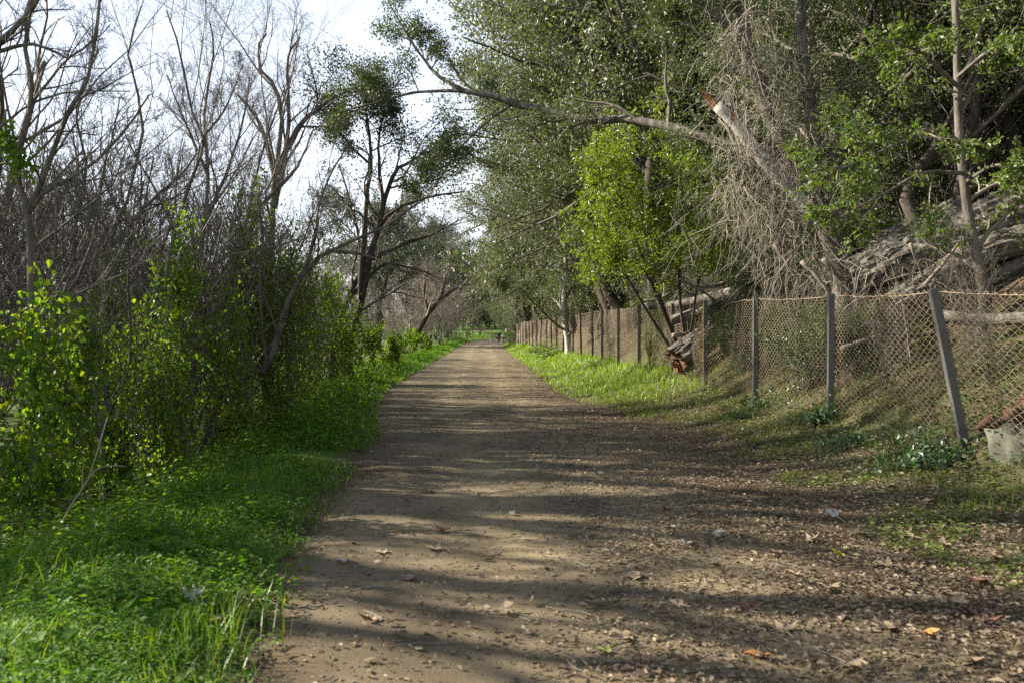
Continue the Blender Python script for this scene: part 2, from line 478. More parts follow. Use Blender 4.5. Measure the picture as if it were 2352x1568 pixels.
def path_mat():
    m, t, out = nt('path_dirt')
    tc = t.nodes.new('ShaderNodeTexCoord')
    mp = t.nodes.new('ShaderNodeMapping'); mp.inputs['Scale'].default_value = (1, .45, 1)
    t.links.new(tc.outputs['Object'], mp.inputs[0])
    n1 = t.nodes.new('ShaderNodeTexNoise'); n1.inputs['Scale'].default_value = 1.1; n1.inputs['Detail'].default_value = 8; n1.inputs['Roughness'].default_value = .65
    n2 = t.nodes.new('ShaderNodeTexNoise'); n2.inputs['Scale'].default_value = 62; n2.inputs['Detail'].default_value = 8; n2.inputs['Roughness'].default_value = .7
    v1 = t.nodes.new('ShaderNodeTexVoronoi'); v1.inputs['Scale'].default_value = 55
    t.links.new(mp.outputs[0], n1.inputs['Vector'])
    t.links.new(tc.outputs['Object'], n2.inputs['Vector']); t.links.new(tc.outputs['Object'], v1.inputs['Vector'])
    base = ramp(t, [(.092, .071, .043), (.155, .120, .072), (.215, .170, .105)])
    base.color_ramp.elements[0].position = .33; base.color_ramp.elements[-1].position = .68
    t.links.new(n1.outputs['Fac'], base.inputs[0])
    sp = ramp(t, [(.5, .47, .42), (1, 1, 1), (1.25, 1.22, 1.16)])
    sp.color_ramp.elements[0].position = .30; sp.color_ramp.elements[-1].position = .78
    t.links.new(n2.outputs['Fac'], sp.inputs[0])
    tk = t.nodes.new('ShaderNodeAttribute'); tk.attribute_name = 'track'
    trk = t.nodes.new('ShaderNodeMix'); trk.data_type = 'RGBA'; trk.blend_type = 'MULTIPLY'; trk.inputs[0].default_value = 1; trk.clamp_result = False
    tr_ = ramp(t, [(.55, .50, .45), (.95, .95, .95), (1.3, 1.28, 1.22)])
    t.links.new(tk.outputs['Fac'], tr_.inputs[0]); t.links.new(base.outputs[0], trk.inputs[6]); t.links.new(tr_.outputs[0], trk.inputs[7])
    mul = t.nodes.new('ShaderNodeMix'); mul.data_type = 'RGBA'; mul.blend_type = 'MULTIPLY'; mul.inputs[0].default_value = .6
    t.links.new(trk.outputs[2], mul.inputs[6]); t.links.new(sp.outputs[0], mul.inputs[7])
    p = t.nodes.new('ShaderNodeBsdfPrincipled'); p.inputs['Roughness'].default_value = .9; p.inputs['Specular IOR Level'].default_value = .2
    t.links.new(mul.outputs[2], p.inputs['Base Color'])
    ad = t.nodes.new('ShaderNodeMath'); ad.operation = 'MULTIPLY_ADD'; ad.inputs[1].default_value = .6
    t.links.new(n2.outputs['Fac'], ad.inputs[0]); t.links.new(n1.outputs['Fac'], ad.inputs[2])
    b = t.nodes.new('ShaderNodeBump'); b.inputs['Strength'].default_value = .55; b.inputs['Distance'].default_value = .018
    t.links.new(ad.outputs[0], b.inputs['Height']); t.links.new(b.outputs[0], p.inputs['Normal'])
    t.links.new(p.outputs[0], out.inputs[0])
    return m
M['ground'] = ground_mat()
M['path'] = path_mat()

g = MB().add(np.stack([GX, GY, GZ], -1), GF).build('ground', M['ground'], kind='structure')
l_ = xl(GY) - GX
rr_ = GX - xr(GY)
green = np.maximum(smooth(-.05, .25, l_) * (1 - .45 * smooth(2.5, 5, l_)), smooth(.1, .7, rr_) * smooth(15, 24, GY) * (1 - .55 * smooth(-1.6, -.3, GX - xf(GY))))
green = np.maximum(green, .22 * smooth(.3, 1., rr_) * (1 - smooth(1, 3, GX - xf(GY))))
green = np.where(GX > xf(GY) + .4, np.minimum(green, .12), green)
green = np.maximum(green, smooth(128, 140, GY) * .9)
ga = g.data.attributes.new('green', 'FLOAT', 'POINT')
ga.data.foreach_set('value', green.astype(np.float32).ravel())

py = np.concatenate([[-12, -6, -3, -1.5], spread(0, 16, .12, 1.03, 157)])
pu = np.linspace(0, 1, 34)
PU, PY = np.meshgrid(pu, py)
e1 = .12 * np.sin(PY * 2.1) + .08 * np.sin(PY * 5.3 + 1) + .05 * np.sin(PY * 11.7)
e2 = .14 * np.sin(PY * 1.7 + 2) + .08 * np.sin(PY * 4.9) + .05 * np.sin(PY * 12.3)
PX = (xl(PY) + e1 - .06) * (1 - PU) + (xr(PY) + e2 + .06) * PU
PZ = height(PX, PY) + .012 - .035 * (1 - smooth(0, .07, np.minimum(PU, 1 - PU))) + .006 * wob(PX, PY, 6.3) + .004 * wob(PX, PY, 14., 2)
PZ += -.018 * np.exp(-((PU - .36) / .07) ** 2) - .018 * np.exp(-((PU - .66) / .07) ** 2)
ii = np.arange(PX.size).reshape(PX.shape)
PF = np.stack([ii[:-1, :-1], ii[:-1, 1:], ii[1:, 1:], ii[1:, :-1]], -1).reshape(-1, 4)
po = MB().add(np.stack([PX, PY, PZ], -1), PF).build('path', M['path'], kind='structure')
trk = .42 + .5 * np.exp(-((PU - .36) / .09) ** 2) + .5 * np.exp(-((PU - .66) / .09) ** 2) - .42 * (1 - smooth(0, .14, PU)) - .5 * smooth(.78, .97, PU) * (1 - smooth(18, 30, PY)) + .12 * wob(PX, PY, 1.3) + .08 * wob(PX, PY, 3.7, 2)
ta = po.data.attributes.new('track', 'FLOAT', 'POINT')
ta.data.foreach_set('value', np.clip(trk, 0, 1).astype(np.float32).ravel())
# the further bend of the path, seen beyond the people
sx = np.linspace(-9, -4.2, 24)
sy = np.linspace(174, 186, 10)
SX, SY = np.meshgrid(sx, sy)
SYw = SY + (SX + 8) * .25
SZ = height(SX, SYw) + .05
ii = np.arange(SX.size).reshape(SX.shape)
MB().add(np.stack([SX, SYw, SZ], -1), np.stack([ii[:-1, :-1], ii[:-1, 1:], ii[1:, 1:], ii[1:, :-1]], -1).reshape(-1, 4)).build('side_path', M['path'], kind='structure')

def path_z(x, y):
    u = (x - xl(y)) / np.maximum(xr(y) - xl(y), .1)
    return height(x, y) + .012 + .006 * wob(x, y, 6.3) + .004 * wob(x, y, 14., 2) - .018 * np.exp(-((u - .36) / .07) ** 2) - .018 * np.exp(-((u - .66) / .07) ** 2)

def on(x, y, dz=0.0):
    return (float(x), float(y), float(height(x, y)) + dz)

# ------------------------------------------------------------------ trees: builders
def stem(pts, n=12, wig=.02):
    p = catmull(pts, n)
    L = np.linalg.norm(np.diff(p, axis=0), axis=1).sum()
    w = R_.normal(size=p.shape) * wig * L / n * 1.5
    w[0] = 0
    return p + w

def furrow(V, P, r, amp):
    return V

def stem_mesh(p, r, k=10, rough=.10):
    """one limb as a closed tapering tube with uneven bark"""
    v, f = tubes(p[None], r[None], k)
    v = v.reshape(len(p), k, 3)
    c = p[:, None]
    v = c + (v - c) * (1 + R_.normal(size=(len(p), k, 1)) * rough)
    vv = np.concatenate([v.reshape(-1, 3), p[-1:] + (p[-1:] - p[-2:-1]) * .15, p[:1]])
    n = len(p)
    kk = np.arange(k)
    cap = np.stack([(n - 1) * k + kk, (n - 1) * k + (kk + 1) % k, np.full(k, n * k)], 1)
    cap2 = np.stack([(kk + 1) % k, kk, np.full(k, n * k + 1)], 1)
    return vv, f, np.concatenate([cap, cap2])

def tree(name, label, cat, base, stems, levels, bark, twigm, leaf=None, group=None, extra_leaf=None, kside=9):
    """stems: list of (points, r0, r1); levels: kwargs for grow(); leaf: dict(n, size, mat, shape)"""
    base = np.asarray(base, float)
    root = thing(name, label, cat, base, 0, group)
    Ps, Rs = [], []
    for i, (pts, r0, r1) in enumerate(stems):
        p = stem(np.asarray(pts, float) - base, 14)
        r = r0 + (r1 - r0) * np.linspace(0, 1, 14) ** .85
        if i == 0:
            r[0] *= 1.35; r[1] *= 1.1
        v, f, c = stem_mesh(p, r, kside)
        mb = MB().add(v, f)
        mb.f.append((c, 0))
        mb.build('trunk' if i == 0 else 'limb', bark, root)
        Ps.append(p); Rs.append(r)
    P, Rr = np.array(Ps), np.array(Rs)
    mb = MB()
    for li, lv in enumerate(levels):
        kw = dict(lv); ks = kw.pop('k', 3)
        P, Rr = grow(P, Rr, **kw)
        v, f = tubes(P, Rr, ks)
        mb.add(v, f)
    tw = mb.build('crown' if leaf is None else 'branches', twigm, root)
    if leaf is None: pass
    else:
        tw['kind'] = 'stuff'
        lb = MB()
        add_leaves(lb, P, leaf)
        lb.build('crown', leaf['mat'], root, smooth_=False)
    return root

def add_leaves(lb, P, leaf):
    N, n, _ = P.shape
    m = leaf['n']
    t = U(.05, 1, N, m) * (n - 1)
    i = np.minimum(t.astype(int), n - 2)
    f = (t - i)[..., None]
    ar = np.arange(N)[:, None]
    pos = (P[ar, i] * (1 - f) + P[ar, i + 1] * f + R_.normal(size=(N, m, 3)) * leaf.get('spread', .06)).reshape(-1, 3)
    tan = nrm(P[ar, i + 1] - P[ar, i]).reshape(-1, 3)
    D = nrm(tan * .5 + rvec(N * m) * .9 + np.array([0, 0, leaf.get('hang', -.1)]))
    Nn = nrm(rvec(N * m) + np.array([leaf.get('face', (0, 0, .7))]))
    L = leaf['size'] * U(.65, 1.3, N * m)
    fn = leaf_oval if leaf.get('shape') == 'oval' else leaf_geo
    v, f = fn(pos, D, Nn, L, L * leaf.get('w', .55))
    lb.add(v, f)

BARE = [dict(m=8, t0=.18, t1=1, ang=(22, 55), lenf=.45, n=7, wander=.13, up=.22, rr=.5, rmin=.004, k=4, lmax=3.0),
        dict(m=7, t0=.12, t1=1, ang=(20, 60), lenf=.55, n=5, wander=.14, up=.12, rr=.5, rmin=.0028, k=3),
        dict(m=6, t0=.1, t1=1, ang=(20, 65), lenf=.6, n=4, wander=.15, up=.06, rr=.55, rmin=.002, k=3),
        dict(m=3, t0=.1, t1=1, ang=(20, 65), lenf=.65, n=2, wander=.15, up=.03, rr=.7, rmin=.0014, k=3)]
def bare(s=1.0, rs=1.0, drop=0, **kw):
    out = []
    for i, l in enumerate(BARE[:4 - drop]):
        d = dict(l); d['rmin'] *= rs; d.update(kw); d['m'] = max(2, round(d['m'] * s)); out.append(d)
    return out
def vp(Y, *pts):
    return [at(x, y, Y if len(q) == 0 else q[0]) for (x, y, *q) in pts]
def foot(pts):
    """run the first point down into the ground"""
    p = np.array(pts[0]); p[2] = float(height(p[0], p[1])) - .08
    return [p] + list(pts)

# ------------------------------------------------------------------ left: bare trees shaped one by one
s1 = foot(vp(9, (75, 960), (72, 640), (64, 490)))
tree('bare_tree', 'dark bare tree at the left edge, its thick limbs reaching up out of the frame', 'tree', s1[0],
     [(s1 + vp(9, (45, 390), (80, 250), (60, 100), (90, -80)), .045, .02),
      (vp(9, (64, 490), (110, 390), (150, 280), (200, 190), (230, 60), (235, -90)), .032, .012),
      (vp(9, (64, 490), (110, 440), (210, 380), (290, 300), (345, 220)), .028, .009),
      (vp(9, (-70, 200), (0, 108), (80, 20), (120, -70)), .036, .02),
      (vp(9, (-70, 150), (0, 122), (70, 105), (120, 118), (160, 138)), .028, .01),
      (vp(9, (-40, 330), (60, 250), (160, 215), (300, 212)), .018, .006)], bare(.85), M['bark'], M['twig'])
s2 = foot(vp(10.5, (332, 1030), (350, 880), (372, 690)))
tree('bare_tree', 'slender dark curving bare tree rising through the vine-wrapped column', 'tree', s2[0],
     [(s2 + vp(10.5, (398, 560), (420, 455), (462, 370), (465, 320), (435, 230), (410, 110), (385, 30)), .035, .009),
      (vp(10.5, (372, 690), (440, 640), (520, 590), (640, 565), (700, 540)), .02, .007),
      (vp(10.5, (465, 320), (520, 250), (560, 150)), .018, .006)], bare(1.0), M['bark'], M['twig'])
s3 = foot(vp(24, (610, 800), (622, 640), (628, 500)))
tree('bare_tree', 'tallest crooked bare tree against the sky with a forked zigzag top', 'tree', s3[0],
     [(s3 + vp(24, (640, 380), (648, 260), (632, 205), (600, 160), (590, 115), (610, 80)), .115, .028),
      (vp(24, (632, 480), (655, 370), (665, 260), (662, 140), (690, 90)), .09, .025),
      (vp(24, (636, 400), (690, 290), (770, 225), (850, 190)), .10, .025),
      (vp(24, (636, 420), (600, 290), (545, 215)), .09, .025)], bare(1.05, 1.5), M['bark'], M['twig'])
s4 = foot(vp(18, (430, 880), (450, 700), (470, 520)))
tree('bare_tree', 'bare tree with steep upright twigs left of the tallest crooked tree', 'tree', s4[0],
     [(s4 + vp(18, (480, 380), (472, 250), (492, 120), (488, 60)), .065, .014),
      (vp(18, (478, 400), (430, 290), (385, 175)), .04, .012),
      (vp(18, (470, 520), (520, 400), (560, 280), (575, 180)), .045, .012)], bare(1.1, 1.25), M['bark'], M['twig'])
s5 = foot(vp(12, (478, 925), (530, 882), (580, 852), (612, 848)))
tree('leaning_tree', 'leaning pale-barked tree that springs from a low dark arching trunk', 'tree', s5[0],
     [(s5 + vp(12, (640, 760), (660, 700), (690, 640), (755, 575), (860, 535), (960, 470)), .085, .014),
      (vp(12, (690, 640), (720, 560), (740, 450), (800, 330)), .03, .009),
      (vp(12, (755, 575), (850, 590), (960, 640)), .03, .008)], bare(.8), M['bark'], M['twig'])
s6 = foot(vp(15, (520, 900), (545, 700), (562, 560)))
tree('bare_tree', 'straight bare tree rising behind the low arching trunk', 'tree', s6[0],
     [(s6 + vp(15, (580, 450), (610, 330), (655, 200)), .05, .012),
      (vp(15, (562, 560), (600, 480), (680, 390), (720, 300)), .05, .012)], bare(.9, 1.1), M['bark'], M['twig'])
s7 = foot(vp(30, (765, 800), (800, 690), (842, 600)))
tree('leaning_tree', 'dark bare tree leaning right with a long limb arched towards the path', 'tree', s7[0],
     [(s7 + vp(30, (876, 510), (960, 462), (1062, 440)), .15, .03),
      (vp(30, (842, 600), (930, 560), (1000, 535), (1052, 508)), .10, .02),
      (vp(30, (800, 690), (880, 610), (960, 620), (1010, 640)), .08, .015),
      (vp(30, (835, 610), (815, 500), (780, 380)), .08, .02)], bare(.95, 1.6), M['bark_dark'], M['twig'])
s9 = foot(vp(68, (945, 800), (975, 735), (1010, 690)))
tree('leaning_tree', 'dark bare tree arching over the verge in the far thicket', 'tree', s9[0],
     [(s9 + vp(68, (1060, 655), (1115, 634)), .30, .05),
      (vp(68, (985, 720), (975, 670), (985, 610)), .18, .05),
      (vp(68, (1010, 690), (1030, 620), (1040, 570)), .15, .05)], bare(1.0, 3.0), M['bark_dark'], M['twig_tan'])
s10 = foot(vp(14, (150, 900), (190, 740), (262, 560)))
tree('bare_tree', 'bare tree with pale slanting stems behind the leftmost vine mass', 'tree', s10[0],
     [(s10 + vp(14, (300, 430), (330, 280), (300, 120), (330, 20)), .045, .012),
      (vp(14, (190, 740), (170, 560), (200, 400), (180, 250), (230, 120)), .036, .01),
      (vp(14, (262, 560), (340, 470), (420, 400), (470, 330)), .04, .01)], bare(1.1, 1.15), M['bark'], M['twig'])
# evergreen oak on the left verge with thin dark foliage
OAKTWIG = [dict(m=9, t0=.3, t1=1, ang=(25, 65), lenf=.45, n=7, wander=.16, up=.08, rr=.55, rmin=.008, k=5),
           dict(m=7, t0=.2, t1=1, ang=(25, 70), lenf=.5, n=5, wander=.18, up=.03, rr=.55, rmin=.005, k=4),
           dict(m=6, t0=.15, t1=1, ang=(25, 75), lenf=.5, n=4, wander=.2, up=0, rr=.6, rmin=.0035, k=3)]
s8 = foot(vp(25, (800, 800), (830, 690), (858, 566)))
tree('evergreen_oak', 'thin dark-leaved oak standing left of the path against the sky', 'tree', s8[0],
     [(s8 + vp(25, (894, 417), (930, 380), (976, 350)), .14, .03),
      (vp(25, (830, 690), (838, 500), (853, 380), (840, 250), (820, 200)), .09, .02),
      (vp(25, (880, 470), (870, 330), (890, 230)), .06, .02),
      (vp(25, (853, 380), (800, 330), (760, 260)), .04, .02)],
     [dict(OAKTWIG[0], m=12, lenf=.42, t0=.5, lmax=2.6, wander=.22), dict(OAKTWIG[1], m=7, lenf=.55), dict(OAKTWIG[2], m=6)], M['bark_dark'], M['twig'],
     dict(n=9, size=.075, w=.6, mat=M['dark_leaf'], spread=.14, hang=-.35))

# ------------------------------------------------------------------ left: thicket of bare trees (repeats)
def proto_bare(name, label, cat, hgt, nst, spreadf, rs, dens, bark, twigm, drop=0):
    st = []
    for i in range(nst):
        a = U(0, 2 * math.pi)
        o = np.array([math.cos(a), math.sin(a), 0])
        q = [o * .15 * i / nst + np.array([0, 0, -.1])]
        h = hgt * U(.75, 1.05)
        for j in range(1, 5):
            t = j / 4
            q.append(q[0] + o * spreadf * h * t ** 1.3 + np.array([R_.normal() * .06 * h, R_.normal() * .06 * h, h * t + .1]))
        st.append((q, .0085 * h * U(.7, 1.1), .0025 * h))
    return tree(name, label, cat, (0, 0, 0), st, bare(dens, rs, drop), bark, twigm, kside=7)

G1 = 'bare trees of the thicket behind the vines'
L1 = 'grey-brown bare tree in the dense thicket behind the vines'
G2 = 'bare willows of the far thicket beside the path'
L2 = 'pale tan bare tree in the hazy thicket far along the left verge'
pb = [proto_bare('bare_tree', L1, 'tree', 6.0, 4, .22, 2.0, .72, M['bark'], M['twig']),
      proto_bare('bare_tree', L1, 'tree', 6.3, 4, .30, 2.0, .72, M['bark'], M['twig']),
      proto_bare('bare_tree', L1, 'tree', 5.6, 4, .15, 2.0, .75, M['bark'], M['twig'])]
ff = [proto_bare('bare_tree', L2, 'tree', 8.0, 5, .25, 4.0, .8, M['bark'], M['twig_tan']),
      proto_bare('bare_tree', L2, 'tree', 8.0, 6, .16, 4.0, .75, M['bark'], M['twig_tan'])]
spots = []
for (x, y, s) in [(-7.4, 13.6, .8), (-9.8, 15.5, .95), (-8.2, 17.5, .95), (-12.5, 17, 1.1), (-6.6, 19.5, .8), (-10.2, 21, 1.05), (-14, 22, 1.2),
                  (-7.6, 24, .85), (-11.5, 26, 1.1), (-17, 27, 1.3), (-9, 29, .9), (-13.5, 31, 1.15), (-20, 33, 1.4), (-8.6, 34, .85),
                  (-16, 37, 1.25), (-11, 38, 1.0), (-23, 40, 1.5), (-13.5, 44, 1.1), (-19, 46, 1.35), (-27, 47, 1.5), (-10.5, 46, .9),
                  (-7.0, 10.6, .7), (-16.5, 52, 1.2), (-30, 58, 1.6), (-22, 60, 1.4)]:
    spots.append((x, y, s))
spots += [(-4.6, 9.6, .62), (-5.4, 10.4, .7), (-4.4, 11.6, .66), (-5.2, 13.4, .75), (-4.7, 12.6, .7), (-6.2, 12.4, .8), (-5.0, 15, .8), (-5.6, 17, .85), (-4.9, 18.5, .8), (-6.2, 15.8, .85)]
for i, (x, y, s) in enumerate(spots):
    o = pb[i] if i < 3 else dup(pb[i % 3], (0, 0, 0), group=G1)
    o.location = on(x, y, -.05); o.rotation_euler = (U(-.08, .08), U(-.1, .1), U(0, 6.28)); sc_ = s * U(.95, 1.1); o.scale = (sc_,) * 3
    o['group'] = G1
LB_ = 'low twiggy bare shrub filling the floor of the thicket'
GB = 'bare shrubs of the thicket floor'
bs = [proto_bare('bare_shrub', LB_, 'shrub', 3.4, 8, .30, 2.6, .62, M['bark'], M['twig'], 1), proto_bare('bare_shrub', LB_, 'shrub', 3.0, 9, .42, 2.6, .6, M['bark'], M['twig'], 1)]
bsp = [(-10.5, 15.5, 1.4), (-7.2, 18.5, 1.1), (-9.4, 19, 1.4), (-12.5, 20, 1.7), (-8.6, 22, 1.3), (-11, 23.5, 1.6),
       (-15, 25, 1.8), (-6.6, 25, 1.0), (-9.6, 26, 1.4), (-12.6, 28.5, 1.7), (-7, 29, 1.1), (-10.5, 31, 1.5), (-16.5, 31, 2), (-7.4, 33, 1.2), (-12, 35, 1.8), (-8, 38, 1.3), (-19, 38, 2.1), (-14, 40, 1.8), (-8.6, 42, 1.4), (-11, 46, 1.6), (-8.4, 48, 1.3), (-5.6, 13.2, .8), ]
for q in range(10):
    y_ = U(16, 28); bsp.append((-float(U(.6, 1.3)) * max(.62 * y_, 7.5) - 1.2, float(y_), float(U(.9, 1.25))))
for (x, y, s) in [(-5.8, 14.2, .9), (-5.4, 16, .9), (-6.6, 7.2, .8)]:
    bsp.append((x, y, s))
for i, (x, y, s) in enumerate(bsp):
    o = bs[i] if i < 2 else dup(bs[i % 2], (0, 0, 0))
    o['group'] = GB
    o.location = on(x, y, -.05); o.rotation_euler = (U(-.1, .1), U(-.1, .1), U(0, 6.28)); o.scale = (s * U(.9, 1.15),) * 3
fspots = [(-15, 54, .75), (-18, 60, .9), (-15.5, 66, .75), (-20, 70, 1.1), (-16, 75, .85), (-15, 84, .85), (-19, 88, 1.1), (-15, 94, .9), (-22, 98, 1.3),
          (-14, 103, .95), (-18, 107, 1.2), (-12.5, 112, .9), (-15.5, 116, 1.1), (-11.5, 121, .9), (-13.5, 125, 1.1), (-10.8, 129, .95), (-17, 128, 1.3), (-12, 135, 1.15), (-9.5, 139, 1.0), (-14.5, 140, 1.3),
          (-10.5, 147, 1.15), (-8, 152, 1.0), (-13, 154, 1.4), (-8, 196, 1.2), (-13, 200, 1.5), (-4, 201, 1.2), (1, 205, 1.3), (-19, 190, 1.7), (-9.5, 66, .45), (-10, 80, .5), (-9.6, 92, .5), (-9.4, 112, .8), (-8.6, 118, .7), (-9.2, 126, .85), (-8.2, 133, .8), (-11.5, 108, .95), (-13, 116, 1.15), (-16, 112, 1.25),
          (-19, 120, 1.5), (-14, 132, 1.35), (-16.5, 146, 1.5), (-11.5, 158, 1.4), (-7, 146, .9), (-6, 158, 1.2), (-20, 136, 1.6)]
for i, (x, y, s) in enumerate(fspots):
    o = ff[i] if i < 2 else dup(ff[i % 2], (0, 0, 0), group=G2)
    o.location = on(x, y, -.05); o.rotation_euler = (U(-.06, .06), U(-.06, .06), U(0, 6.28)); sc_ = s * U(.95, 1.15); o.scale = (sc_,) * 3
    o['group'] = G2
# trees outside the frame on the left that throw the shade across the near path
G3 = 'bare trees beside the near path whose shadows cross it'
for (x, y, s) in [(-12, 3.5, 1.1)]:
    o = dup(pb[random.randrange(3)], on(x, y, -.05), U(0, 6.28), s, 'tall bare tree standing beyond the left edge of the grass mound', G3)

pcs = []
for h_, n_ in ((7.0, 5), (7.5, 4)):
    st = []
    for i in range(n_):
        a = i * 6.28 / n_ + U(-.4, .4); o = np.array([math.cos(a), math.sin(a), 0])
        st.append(([o * .1 + [0, 0, -.1], o * .5 + R_.normal(size=3) * .2 + [0, 0, .35 * h_], o * 1.3 + R_.normal(size=3) * .3 + [0, 0, .7 * h_], o * 1.9 + R_.normal(size=3) * .4 + [0, 0, h_]], .13, .045))
    lv = bare(.8, 6, 2); lv[0]['rr'] = .65; lv[1]['rr'] = .7
    pcs.append(tree('bare_tree', 'stout bare tree standing beyond the left edge of the grass mound', 'tree', (0, 0, 0), st, lv, M['bark'], M['twig'], group=G3))
for q, (x, y, s) in enumerate([(-13, 11.5, 1.4), (-12.6, 14.5, 1.35), (-15.5, 13, 1.6), (-13.2, 8.6, 1.35), (-16.5, 17, 1.6), (-16, 9.5, 1.6), (-14, 21.5, 1.4)]):
    if q < 2:
        pcs[q].location = on(x, y, -.05); pcs[q].scale = (s,) * 3; continue
    dup(pcs[q % 2], on(x, y, -.05), U(0, 6.28), s, 'stout bare tree standing beyond the left edge of the grass mound', G3)

# ------------------------------------------------------------------ right: oaks
def proto_oak(name, label, hgt, nst, spreadf, leafm, nl, size):
    st = []
    for i in range(nst):
        a = i * 2 * math.pi / nst + U(-.5, .5)
        o = np.array([math.cos(a), math.sin(a), 0])
        q = [np.array([0, 0, -.15]) + o * .1]
        for j in range(1, 5):
            t = j / 4
            q.append(o * spreadf * hgt * t ** 1.5 + np.array([R_.normal() * .05 * hgt, R_.normal() * .05 * hgt, hgt * .9 * t]))
        st.append((q, .022 * hgt * U(.8, 1.1), .006 * hgt))
    lv = [dict(OAKTWIG[0], m=11, t0=.32, lenf=.55, ang=(35, 80), up=.05), dict(OAKTWIG[1], m=8, lenf=.5), dict(OAKTWIG[2], m=6, lenf=.5)]
    return tree(name, label, 'tree', (0, 0, 0), st, lv, M['bark_dark'], M['twig'], dict(n=nl, size=size, w=.55, mat=leafm, spread=.15, hang=-.1), kside=8)
LO = 'dark glossy evergreen oak in the wall of canopy behind the fence'
GO = 'evergreen oaks on the slope behind the fence'
oaks = [proto_oak('oak_tree', LO, 8.0, 3, .30, M['oak_leaf'], 30, .066),
        proto_oak('oak_tree', LO, 8.5, 3, .22, M['oak_leaf'], 30, .066)]
LG = 'grey-green evergreen oak overhanging the far end of the fence'
GG = 'grey-green oaks along the far end of the fence'
goaks = [proto_oak('oak_tree', LG, 8.0, 4, .28, M['grey_leaf'], 24, .08)]
pass
osp = [(7.2, 24, 1.25), (10.5, 18, 1.3), (13.5, 23, 1.5), (6.2, 31, 1.45), (10, 33, 1.5), (8.5, 14.5, .95), (7.2, 13.9, .8), (12.5, 13.5, 1.1), (15.5, 16.5, 1.3), (18, 25, 1.6),
       (7.6, 41, 1.5), (13, 40, 1.6), (19, 36, 1.6), (10, 11, .9), (24, 32, 1.8), (6.2, 16.6, .95), (4.6, 35, 1.45), (4.2, 44, 1.5), (14, 19, 1.4), (17, 30, 1.6), (11.5, 15.5, 1.0), (13.5, 12, 1.0), (16, 20.5, 1.4), (21, 27, 1.6), (9, 22, 1.2), (11, 28, 1.4), (6.5, 52, 1.6), (12, 52, 1.7), (8.4, 19.5, 1.05), (9.5, 27.5, 1.4)]
for i, (x, y, s) in enumerate(osp):
    o = oaks[i] if i < 2 else dup(oaks[i % 2], (0, 0, 0))
    o['group'] = GO
    o.location = on(x, y, -.1); o.rotation_euler = (U(-.06, .06), U(-.22, -.05), U(0, 6.28)); o.scale = (s,) * 3
gsp = [(5.3, 27.5, 1.75), (4.5, 37, 1.8), (6.2, 32, 1.7), (4.8, 33, 1.35), (4.2, 42, 1.3), (3.6, 50, 1.2), (2.9, 58, 1.25), (2.2, 68, 1.25), (1.7, 80, 1.2), (1.4, 90, 1.15), (3.4, 84, 1.5), (5.2, 76, 1.5), (4.6, 92, 1.5), (4.6, 108, 1.4), (2.6, 106, .9), (6, 130, 1.5), (8, 150, 1.6)]
for i, (x, y, s) in enumerate(gsp):
    o = goaks[0] if i == 0 else dup(goaks[0], (0, 0, 0))
    o['group'] = GG
    o.location = on(x, y, -.1); o.rotation_euler = (U(-.05, .05), U(-.1, .02), U(0, 6.28)); o.scale = (s,) * 3
dup(oaks[0], on(-1.9, 172, -.1), 1.0, .62, 'small dark-trunked oak on the bright grass beyond the people', 'far oaks on the bright grass')
dup(oaks[1], on(.5, 169, -.1), 2.0, .66, 'second dark-trunked oak on the far grass beside the boulders', 'far oaks on the bright grass')
LE = 'tall hazy evergreen rising behind the left thicket near the middle'
far_ev = proto_oak('evergreen_tree', LE, 9.0, 3, .16, M['far_leaf'], 20, .13)
far_ev.location = on(-14, 88, 0); far_ev.scale = (1.75,) * 3; far_ev['group'] = 'evergreens on the far skyline'
for (x, y, s, lb) in [(-11.5, 150, 1.9, 'far round evergreen peeping over the bare thicket'), (-8.5, 210, 2.0, 'farthest dark evergreen above the end of the path'),
                      (-17, 165, 2.3, 'broad hazy evergreen low on the skyline'), (-3, 230, 2.2, 'dark evergreen behind the far bend of the path'), (8, 200, 2.4, 'dark evergreen behind the far oaks')]:
    dup(far_ev, on(x, y), U(0, 6), s, lb, 'evergreens on the far skyline')

def proto_shrub(name, label, leafm, hgt, nst, nl, size):
    st = []
    for i in range(nst):
        a = i * 2 * math.pi / nst + U(-.4, .4)
        o = np.array([math.cos(a), math.sin(a), 0])
        st.append(([np.array([0, 0, -.1]) + o * .05, o * .18 * hgt + [0, 0, .4 * hgt], o * .42 * hgt + [0, 0, hgt * U(.7, .95)]], .012 * hgt, .004 * hgt))
    return tree(name, label, 'shrub', (0, 0, 0), st, [dict(OAKTWIG[0], m=8, t0=.1, lenf=.55), dict(OAKTWIG[1], m=5, lenf=.6), dict(OAKTWIG[2], m=4, lenf=.6)], M['bark_dark'], M['twig'],
                dict(n=nl, size=size, w=.6, mat=leafm, spread=.09, hang=-.1), kside=6)
LS = 'dark leafy shrub among the oaks on the slope behind the fence'
GS = 'understorey shrubs on the slope'
shr = [proto_shrub('leafy_shrub', LS, M['oak_leaf'], 2.2, 6, 16, .06), proto_shrub('leafy_shrub', LS, M['toyon_leaf'], 2.0, 5, 12, .06)]
k_ = 0
